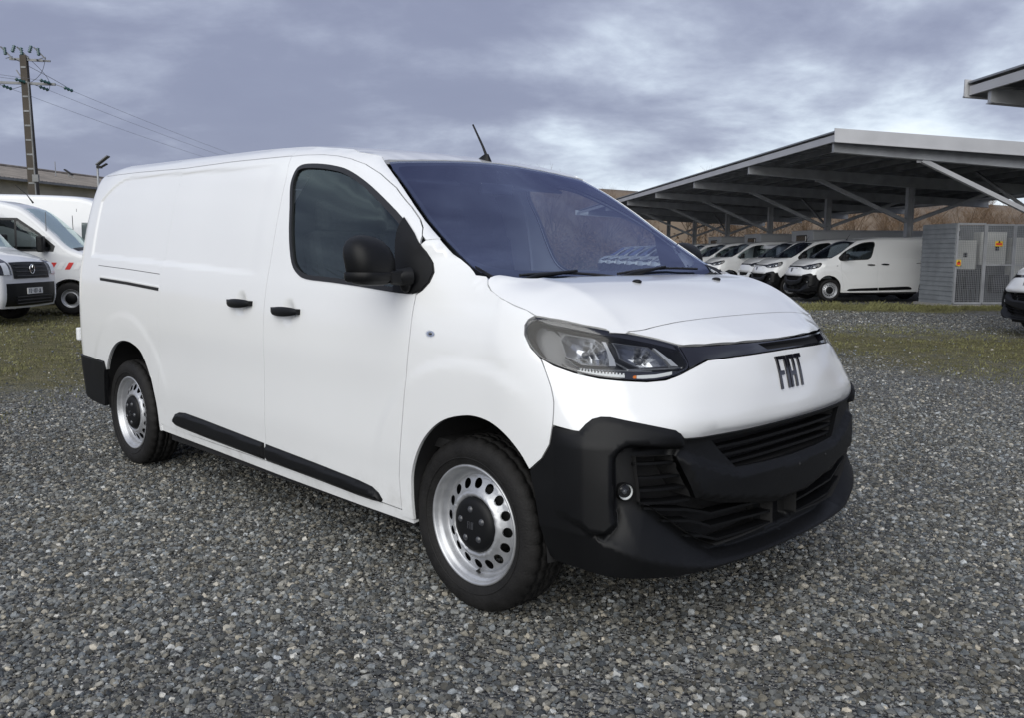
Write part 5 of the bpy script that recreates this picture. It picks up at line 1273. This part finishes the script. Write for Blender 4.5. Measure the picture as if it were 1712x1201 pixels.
for sg in (1, -1): mb = MB(); mb.box((-.28, sg*1.15, 1.54), (.14, .20, .34)); mb.bar((-.2, sg*.97, 1.42), (-.24, sg*1.10, 1.44), .06, .10); mb.build('wing_mirror', PLASTIC, t, bevel=.04)
# plain high-roof van behind them
prof = [(.86, .34), (.92, .62), (.90, .95), (.78, 1.14), (.45, 1.36), (.22, 1.50), (-.10, 1.84), (-.45, 2.25), (-.75, 2.55), (-1.1, 2.72), (-1.6, 2.80), (-3.0, 2.83), (-4.3, 2.82), (-4.5, 2.72), (-4.6, 2.2), (-4.66, 1.2), (-4.68, .45)]
t, on, flank, pt, P, wz = tall_van(yd(24.4, -7.9), HR+.05, prof, 1.0, 'plain high-roof white van standing behind the chevron van', wb=3.68)
on(find(P, .22, 1.50), find(P, -.72, 2.52), -.84, .84, .006, 'windscreen', SIDEGL, t)
on(find(P, .88, .36), find(P, .92, .80), -.99, .99, .012, 'front_bumper', PLASTIC, t)
flank([(-1.28, 1.46), (-1.28, 2.10), (-.76, 2.10), (-.36, 1.78), (-.06, 1.54), (-.1, 1.44)], 'side_window', DKGL, t, .004)
for x in (-1.40, -2.75): flank([(x, .45), (x+.012, .45), (x+.012, 2.45), (x, 2.45)], 'door_seam', SMOKE, t, .0015)
flank([(-3.9, 1.55), (-3.9, 2.3), (-2.85, 2.3), (-2.85, 1.55)], 'pressed_panel', BODYW, t, .006)
for sg in (1, -1):
    mb = MB(); mb.tube([(-.1, sg*.98, 1.95), (-.1, sg*1.2, 1.97), (-.1, sg*1.22, 1.6), (-.1, sg*.98, 1.50)], .014, 6); mb.box((-.13, sg*1.17, 1.74), (.08, .18, .34)); mb.build('wing_mirror', PLASTIC, t, bevel=.01)
# long box bodies parked beyond the posts
BOXM = mat('box_body_grey', (.40, .41, .42), .5, var=.06, vscale=1)
for k, (d, z1) in enumerate(((34.0, 2.36), (39.6, 2.34), (45.2, 2.32))):
    t = empty('box_truck', yd(d, 16.9), HR, category='truck', group='grey box trucks behind the carport row', label='grey box body showing above the van roofs, %s' % ('nearest and largest of three' if k == 0 else 'middle one of three' if k == 1 else 'farthest and smallest of three'))
    mb = MB(); mb.box((-.2, 0, .8+z1/2-.4), (4.6, 2.1, z1-.8)); bx_ = mb.build('cargo_box', BOXM, t, bevel=.03)
    for y_ in (-1.055, 1.055):
        mb = MB(); mb.box((-.2, y_, .86), (4.62, .03, .08)); mb.box((-.2, y_, z1-.04), (4.62, .03, .07)); mb.build('edge_rail', GALV, t)
    mb = MB(); mb.box((-2.5, 0, z1-.35), (.14, .9, .34)); mb.build('cooling_unit', GLOSSB, t, bevel=.04)
    mb = MB(); mb.box((-3.3, 0, 1.15), (1.2, 1.9, 1.3)); mb.build('cab', BODYW, t, bevel=.16)
    mb = MB(); mb.box((-3.72, 0, 1.42), (.42, 1.7, .55), Matrix.Rotation(math.radians(-28), 3, 'Y')); mb.build('windscreen', DKGL, t)
    for x in (-3.1, 1.1):
        for sg in (-1, 1): mb = MB(); mb.lathe([(.001, -.10), (.2, -.10), (.34, -.09), (.35, 0), (.34, .09), (.2, .1), (.001, .1)], n=24, c=(x, sg*.9, .35)); mb.build('wheel', RUBBER, t)

# ------------------------------------------------------------------ electrical enclosure: boarded side, mesh front
BOARD = mat('grey_board', (.20, .215, .23), .65, var=.14, vscale=3)
CAB = mat('cabinet_grey', (.62, .63, .61), .5, var=.05, vscale=4)
en = empty('electrical_enclosure', yd(22.5, 13.78), YROT, label='grey fenced electrical enclosure with boarded side wall and wire mesh doors', category='enclosure')
H = 2.26; nb = 17; Lb = 1.62
for k in range(nb):
    mb = MB(); z = .05+k*(H-.06)/nb; h = (H-.06)/nb
    mb.add([(-.022, 0, z), (.012, 0, z), (.012, 0, z+h), (-.004, 0, z+h+.01), (-.022+.16*0, Lb, z), (.012, Lb, z), (.012, Lb, z+h), (-.004, Lb, z+h+.01)], [(0, 1, 2, 3), (7, 6, 5, 4), (0, 4, 5, 1), (1, 5, 6, 2), (2, 6, 7, 3), (3, 7, 4, 0)]); mb.build('board', BOARD, en)
for x, y in ((.05, .03), (.05, Lb)): mb = MB(); mb.box((x, y, H/2), (.05, .05, H)); mb.build('corner_post', GALV, en)
mb = MB(); mb.box((2.3, .8, .04), (4.8, 1.9, .08)); mb.build('concrete_base', mat('concrete', (.30, .29, .27), .9, var=.15, vscale=5), en)
mb = MB(); mb.box((2.3, Lb, H/2), (4.6, .03, H)); mb.build('rear_wall', BOARD, en)
def frame(x0, x1, z0, z1, name, mullion=()):
    mb = MB(); y = -.02
    mb.box(((x0+x1)/2, y, z0), (x1-x0, .045, .05)); mb.box(((x0+x1)/2, y, z1), (x1-x0, .045, .05)); mb.box((x0, y, (z0+z1)/2), (.05, .046, z1-z0)); mb.box((x1, y, (z0+z1)/2), (.05, .046, z1-z0))
    for z in mullion: mb.box(((x0+x1)/2, y, z), (x1-x0, .044, .04))
    f = mb.build(name, GALV, en); g = MB(); s_ = .05; x = x0+.03
    while x < x1-.02: g.box((x, y-.006, (z0+z1)/2), (.0065, .006, z1-z0)); x += s_
    z = z0+.03
    while z < z1-.02: g.box(((x0+x1)/2, y+.000, z), (x1-x0, .006, .0065)); z += s_
    w = g.build('wire_mesh', GALV, f); w['kind'] = 'stuff'
frame(.03, .80, .12, H-.02, 'mesh_panel'); frame(.84, 1.62, .12, H-.04, 'mesh_door', (1.15,)); frame(1.66, 2.44, .12, H-.04, 'mesh_door', (1.15,)); frame(2.48, 4.5, .12, H-.02, 'mesh_panel')
for c_, d_ in (((.55, .75, 1.42), (.85, .35, .80)), ((1.55, .9, 1.60), (.75, .35, .9)), ((2.5, .8, 1.35), (.8, .35, 1.1)), ((.25, .55, 2.0), (.30, .12, .30))):
    mb = MB(); mb.box(c_, d_); cb_ = mb.build('cabinet', CAB, en, bevel=.012)
    mb = MB(); mb.box((c_[0]+.1, c_[1]-d_[1]/2-.01, c_[2]), (.10, .02, .12)); mb.build('handle_plate', GLOSSB, cb_)
mb = MB()
for k in range(9): x = .18+k*.13; mb.tube([(x, .7, 1.05), (x+.02*math.sin(k), .72, .6), (x+.05, .75, .1)], .022, 6)
mb.build('cable_duct', SMOKE, en)
mb = MB(); mb.box((.35, .62, .72), (.22, .16, .30)); mb.box((.85, .62, .66), (.3, .18, .36)); mb.box((1.7, .62, .62), (.5, .2, .5)); mb.build('meter_box', SMOKE, en, bevel=.02)
YEL = mat('warning_yellow', (.75, .5, .03), .5); RDS = mat('warning_red', (.62, .06, .03), .5)
for (x, z, w_, h_) in ((1.19, 1.72, .21, .14), (.09, 1.20, .13, .17)):
    mb = MB(); mb.box((x, -.052, z), (w_, .006, h_)); sg_ = mb.build('warning_sign', YEL, en)
    mb = MB(); mb.box((x, -.057, z-.01), (w_*.8, .004, h_*.42)); mb.build('sign_band', RDS, sg_)
    mb = MB(); mb.prism([(-.03, -.03), (.03, -.03), (0, .035)], (x, -.0605, z+.055 if w_ > .2 else z+.045), (1, 0, 0), (0, 0, 1), (0, -1, 0), .003); mb.box((x-.06, -.0605, z-.075), (.08, .003, .012)); mb.box((x+.06, -.0605, z-.075), (.06, .003, .012)); mb.build('sign_print', GLOSSB, sg_)
# ------------------------------------------------------------------ left background: works building, pole line, solar lamp
ROOFM = mat('old_fibre_cement_roof', (.19, .17, .15), .9, var=.35, vscale=1.2)
WALLM = mat('cream_render', (.62, .58, .48), .9, var=.2, vscale=.8)
bd = empty('workshop_building', yd(56.1, -26.4), YROT-math.radians(17), label='long low workshop with cream wall and brown corrugated roof behind the vans', category='building')
def building():
    # local: y along the ridge, x across (towards +x = nearer the yard)
    L0, L1 = -27, 50; he, hr_, w = 4.9, 6.43, 8.75; xr = .0
    mb = MB(); mb.box((0, (L0+L1)/2, he/2), (2*w-.6, L1-L0-.4, he)); mb.add([(-w+.3, L0+.2, he), (w-.3, L0+.2, he), (0, L0+.2, hr_-.06)], [(0, 1, 2)]); mb.build('wall', WALLM, bd)
    for sg in (1, -1):
        P = []; n = int((L1-L0)/.09)
        for i in range(n+1):
            y = L0+(L1-L0)*i/n; dz = .022*math.cos(i*PI/1.5)
            P.append([(0, y, hr_+dz+.02), (sg*(w+.45), y, he-.06+dz)])
        mb = MB(); mb.grid(P, False); mb.grid([[(p[0], p[1], p[2]-.05) for p in r] for r in P], False); mb.build('corrugated_roof', ROOFM, bd)
    mb = MB(); mb.tube([(0, L0, hr_+.06), (0, L1, hr_+.06)], .11, 8); mb.build('ridge_cap', ROOFM, bd)
    for k in range(9):
        y = L0+4+k*7.5; mb = MB(); mb.box((w-.28, y, 2.6), (.06, 2.4, 1.1)); wn = mb.build('window', GALV, bd); mb = MB(); mb.box((w-.245, y, 2.6), (.02, 2.2, .95)); mb.build('pane', DKGL, wn)
    mb = MB(); mb.box((w+.40, (L0+L1)/2, he-.12), (.14, L1-L0, .12)); mb.build('gutter', GALVD, bd)
    for y in (-6.5, 3): mb = MB(); mb.box((w-.29, y+3.6, 1.6), (.05, 3.0, 3.2)); mb.build('roller_door', GALVD, bd)
building()
fm = empty('floodlight_mast', yd(57.1, -22.9, 5.6), YROT, label='small tilted floodlight bracket on the workshop roof', category='floodlight')
mb = MB(); mb.bar((0, 0, -.4), (0, 0, .55), .05); mb.bar((0, 0, .5), (.6, 0, .1), .05); mb.bar((.2, 0, -.1), (.9, 0, -.1), .04); mb.build('bracket', GALVD, fm); mb = MB(); mb.box((0, 0, .62), (.55, .3, .08), Matrix.Rotation(math.radians(35), 3, 'Y')); mb.build('lamp_head', PLASTIC, fm)
mk = MB(); mk.bar((0, 0, -1.5), (0, 0, 1.0), .04); tag(mk.build('roof_aerial', GALV), 'thin white rod aerial on the workshop roof', 'aerial').location = yd(54.5, -22.6, 5.6)
# concrete line pole
POLE = mat('pole_concrete', (.065, .055, .045), .9, var=.2, vscale=2, bump=.2, bscale=20)
INS = mat('insulator_glass', (.02, .07, .07), .2, coat=.6)
up = empty('utility_pole', yd(39.6, -17.28, -.55), YROT, label='concrete power pole with cross-arms and green glass insulators', category='pole')
PH = 10.1
mb = MB(); mb.add([(sx*(.21 if z == 0 else .13)+(.0 if z == 0 else -.17), sy*(.16 if z == 0 else .11), z) for z in (0, PH) for sx, sy in ((-1, -1), (1, -1), (1, 1), (-1, 1))], [(3, 2, 1, 0), (4, 5, 6, 7), (0, 1, 5, 4), (1, 2, 6, 5), (2, 3, 7, 6), (3, 0, 4, 7)]); mb.build('post', POLE, up)
for k in range(15):
    z = 1.2+k*.6; xo = -.17*z/PH; mb = MB(); w = .21-.08*z/PH; mb.box((xo, -(.165-.05*z/PH), z), (w*1.5, .03, .07)); mb.build('rung', GALVD, up)
mb = MB(); mb.bar((-.75, 0, 9.95), (.62, 0, 9.9), .09, .09); mb.bar((-.85, .25, 10.0), (.80, .25, 9.94), .07, .07); mb.bar((-.5, -.2, 9.9), (-.5, .4, 10.0), .06); mb.bar((.4, -.2, 9.9), (.4, .4, 9.98), .06); mb.build('cross_arm', GALVD, up)
mb = MB(); mb.bar((-1.6, 0, 8.98), (1.05, 0, 8.94), .09, .10); mb.bar((-.17, 0, 8.95), (-.5, .0, 9.5), .04); mb.build('cross_arm', GALVD, up)
def insulator(a, b, n=4):
    a, b = Vector(a), Vector(b); mb = MB(); pts = []; rs = []
    for k in range(n*2+1): t = k/(n*2); pts.append(a+(b-a)*t); rs.append(.085 if k % 2 else .035)
    mb.tube(pts, rs, 8); mb.build('insulator', INS, up)
tops = []
for x in (-.95, -.28, .40):
    mb = MB(); mb.bar((x, .1, 9.98), (x+.22, .25, 10.1), .03); mb.bar((x+.35, -.1, 9.96), (x-.22, .2, 10.48), .045); mb.build('switch_arm', GALVD, up); insulator((x-.28, .1, 10.52), (x-.34, .0, 10.22)); insulator((x+.05, 0, 10.1), (x+.02, 0, 10.42)); tops.append((x+.3, 0, 10.0))
arms = [(1.05, 0, 8.94), (.05, 0, 8.96), (-1.45, 0, 8.97)]
ends = []
for a in arms:
    b = (a[0]+.62, .25, a[2]-.22); mb = MB(); mb.bar(a, (a[0]+.3, .1, a[2]-.10), .025); mb.build('link', GALVD, up); insulator((a[0]+.3, .1, a[2]-.10), b, 3); ends.append(b)
    insulator((a[0]-.15, -.1, a[2]+.02), (a[0]-.5, -.3, a[2]+.12), 3)
mb = MB(); mb.tube([(.10, -.12, .4), (.06, -.14, 5), (.02, -.15, 9)], .035, 6); mb.build('earth_conduit', GALVD, up)
mb = MB(); mb.box((.12, -.2, 5.0), (.25, .12, .3)); mb.build('junction_box', GALVD, up)
for t_, e_ in zip(tops, ends):
    a, b = Vector(t_), Vector(e_); mb = MB(); mb.tube([a+(b-a)*t+Vector((.35*math.sin(PI*t), 0, -.15*math.sin(PI*t))) for t in [k/8 for k in range(9)]], .010, 5); mb.build('jumper_wire', SEAL, up)
WIREM = mat('line_wire', (.30, .31, .34), .5, metal=.5)
Rm = Matrix.Rotation(YROT, 3, 'Z')
for k, (e_, rr_) in enumerate(zip(ends, (1.1, 0, -1.2))):
    a = yd(39.6, -17.28, -.55)+Rm @ Vector(e_); b = yd(121, -2.9+rr_, 9.2); mb = MB()
    mb.tube([a+(b-a)*t-Vector((0, 0, 4*1.5*t*(1-t))) for t in [i/40 for i in range(41)]], .0075, 5)
    tag(mb.build('power_line', WIREM), 'thin overhead power line, %s of the three running right from the pole' % ('uppermost', 'middle', 'lowest')[k], 'wire')
    a = yd(39.6, -17.28, -.55)+Rm @ Vector((e_[0]-1.0, -.4, e_[2]+.3)); b = yd(-30, -62+rr_, 9.5); mb = MB(); mb.tube([a+(b-a)*t-Vector((0, 0, 4*1.2*t*(1-t))) for t in [i/30 for i in range(31)]], .0075, 5)
    tag(mb.build('power_line', WIREM), 'thin overhead power line leaving the pole to the left, %s one' % ('upper', 'middle', 'lower')[k], 'wire')
sp_ = empty('solar_lamp', yd(31.1, -11.52), YROT, label='slim solar street lamp with a tilted panel above the van tail', category='street lamp')
mb = MB(); mb.tube([(0, 0, 0), (0, 0, 4.30)], [.05, .035], 10); mb.build('post', GALV, sp_)
mb = MB(); mb.box((.18, 0, 4.42), (.50, .28, .035), Matrix.Rotation(math.radians(-38), 3, 'Y')); mb.build('solar_panel', PVBACK, sp_)
mb = MB(); mb.box((.06, 0, 4.20), (.16, .12, .08)); mb.box((.22, 0, 4.26), (.22, .14, .04), Matrix.Rotation(math.radians(-30), 3, 'Y')); mb.build('lamp_head', PLASTIC, sp_)

# ------------------------------------------------------------------ bare winter trees
BARK = mat('bark', (.10, .075, .052), .95, var=.3, vscale=3)
TWIG = mat('twigs', (.15, .095, .055), .95, var=.3, vscale=.8)
LEAF = mat('winter_leaves', (.085, .075, .030), .9, var=.4, vscale=1.5)
def tree_meshes(seed, H=8., dense=1.0):
    rnd = random.Random(seed); tr = MB(); tw = MB()
    def limb(p, d, L, r, lev):
        n = 4; pts = [p.copy()]; rs = [r]
        for i in range(n):
            d = (d+Vector((rnd.uniform(-.22, .22), rnd.uniform(-.22, .22), rnd.uniform(-.05, .18)))).normalized(); pts.append(pts[-1]+d*L/n); rs.append(r*(1-.75*(i+1)/n))
        if lev < 2: tr.tube(pts, rs, 6 if lev == 0 else 4, False)
        else: tw.tube(pts, rs, 3, False)
        if lev < 4:
            k = (7, 5, 5, 6)[lev]
            for j in range(k):
                t = rnd.uniform(.35 if lev == 0 else .2, 1); i = min(n-1, int(t*n)); q = pts[i]+(pts[i+1]-pts[i])*(t*n-i)
                a = rnd.uniform(0, 2*PI); sd = Vector((math.cos(a), math.sin(a), rnd.uniform(.1, .9))).normalized(); dd = (d*.55+sd*.8).normalized()
                limb(q, dd, L*rnd.uniform(.45, .68), max(.006, r*.42*(1.15-t*.5)), lev+1)
    limb(Vector((0, 0, -.1)), Vector((rnd.uniform(-.06, .06), rnd.uniform(-.06, .06), 1)), H*.62, H*.018, 0)
    return tr.mesh('trunk', BARK, False), tw.mesh('crown', TWIG, False)
TM = [tree_meshes(s, 8.2) for s in (1, 2, 3, 4, 5)]
def put_tree(d, r, s, k, label, group):
    t = empty('bare_tree', yd(d, r, -.05), random.uniform(0, 6.28), label=label, category='tree', group=group); t.scale = (s, s, s*random.uniform(.85, 1.1))
    link('trunk', TM[k][0], None, t); link('crown', TM[k][1], None, t)
rt = random.Random(11)
for i in range(84):
    r = -62+i*1.62+rt.uniform(-.8, .8); d = rt.uniform(82, 100)
    if -30 < r < -10 and d < 92: d += 12
    put_tree(d, r, rt.uniform(.80, 1.12), rt.randrange(5), 'bare brown winter tree in the wood beyond the carport', 'bare trees beyond the yard')
put_tree(63, 5.2, .92, 1, 'bare tree rising above the far end of the carport roof', None)
put_tree(68, 9.0, .85, 3, 'small bare tree seen through the windscreen and far door glass', None)
# trees behind the photographer, mirrored in the van's glass
for i in range(12): put_tree(-26-rt.uniform(0, 6), -34+i*4.6, 1.0, rt.randrange(5), 'bare tree behind the photographer, seen only mirrored in the glass', 'bare trees behind the photographer')
def thicket(name, pts, mat_, seed, label=None):
    "brush: thousands of small leaf and twig faces on low mounds"
    rnd = random.Random(seed); mb = MB()
    for (p, w, h, n) in pts:
        for _ in range(n):
            a = rnd.uniform(0, 2*PI); q = math.sqrt(rnd.random()); z = rnd.random()**.8
            c = p+Vector((math.cos(a)*w*q, math.sin(a)*w*q, h*z*(1-.45*q*q)*rnd.uniform(.75, 1.05)))
            s = rnd.uniform(.05, .16); e1 = Vector((rnd.gauss(0, 1), rnd.gauss(0, 1), rnd.gauss(0, 1))).normalized(); e2 = e1.cross(Vector((rnd.gauss(0, 1), rnd.gauss(0, 1), rnd.gauss(0, 1)))).normalized()
            mb.add([c-e1*s*1.8, c+e2*s*.5, c+e1*s*1.8, c-e2*s*.5], [(0, 1, 2, 3)])
    o = mb.build(name, mat_, recalc=False); o['kind'] = 'stuff'; return o
rb = random.Random(5); P1 = []; P2 = []
for i in range(150):
    r = -66+i*.92; P1.append((yd(rb.uniform(74, 86), r), rb.uniform(1.6, 2.8), rb.uniform(2.6, 4.9), 330))
    if i % 3 == 0: P2.append((yd(rb.uniform(70, 80), r), rb.uniform(1.2, 2.2), rb.uniform(1.0, 2.2), 260))
BRUSH = mat('brown_brush', (.15, .10, .062), .95, var=.45, vscale=.35)
thicket('undergrowth', P1, BRUSH, 1); thicket('undergrowth', P2, LEAF, 2)
P3 = [(yd(-24+rb.uniform(-2, 2), -36+i*1.5), 1.8, 3.0, 160) for i in range(44)]; thicket('undergrowth', P3, LEAF, 3)
# low rise behind the wood
def rise():
    rows = []
    for i in range(61):
        r = -260+i*9; h = 9.4+1.5*math.sin(r*.021+1)+noise.noise(Vector((r*.03, 0, 0)))*1.6
        rows.append([tuple(yd(96, r, -.3)), tuple(yd(112, r, h*.62)), tuple(yd(135, r, h)), tuple(yd(260, r, h*.9)), tuple(yd(300, r, -1))])
    mb = MB(); mb.grid(rows, True); o = mb.build('hill', mat('wooded_hill', (.135, .10, .066), .95, var=.4, vscale=.12)); o['kind'] = 'structure'
rise()
# ------------------------------------------------------------------ grass tufts
def grass():
    rnd = random.Random(9); V = []; F = []
    def tuft(c, n, h, w):
        for _ in range(n):
            a = rnd.uniform(0, 2*PI); b = c+Vector((rnd.gauss(0, w), rnd.gauss(0, w), -.01)); ln = h*rnd.uniform(.4, 1.15); l = Vector((math.cos(a), math.sin(a), 0)); s = Vector((-l.y, l.x, 0))*rnd.uniform(.003, .007)
            i = len(V); V.extend([tuple(b-s), tuple(b+s), tuple(b+l*ln*.25+Vector((0, 0, ln*.7))+s*.5), tuple(b+l*ln*.6+Vector((0, 0, ln)))]); F.append((i, i+1, i+2)); F.append((i, i+2, i+3))
    for _ in range(2600):                      # verge at the carport foot
        d = rnd.gauss(22.6, .9); r = rnd.uniform(7, 21)
        if d > 22.2 and 13.1 < r < 18 or d > 24.6: continue
        tuft(yd(d, r), 9, .05 if rnd.random() < .85 else .13, .09)
    for _ in range(500): tuft(yd(rnd.gauss(22.3, .12), rnd.uniform(13, 18)), 8, .09, .06)
    k = 0
    while k < 2600:
        d = rnd.uniform(6, 22); r = rnd.uniform(-11, -3.5)+.0
        p = yd(d, r)
        if moss_at(p.x, p.y)+noise.noise(p*.33)*.5+.1 < .12: k += .2; continue
        tuft(p, 8, .045, .09); k += 1
    k = 0
    while k < 1900:
        d = rnd.uniform(8, 21.5); r = rnd.uniform(3.5, 14); p = yd(d, r)
        if moss_at(p.x, p.y)+noise.noise(p*.33)*.5 < .16: k += .2; continue
        tuft(p, 8, .04, .09); k += 1
    me = bpy.data.meshes.new('grass'); me.from_pydata(V, [], F); me.materials.append(mat('grass_blade', (.15, .148, .058), .85, var=.45, vscale=1.5)); o = link('grass', me); o['kind'] = 'stuff'
grass()
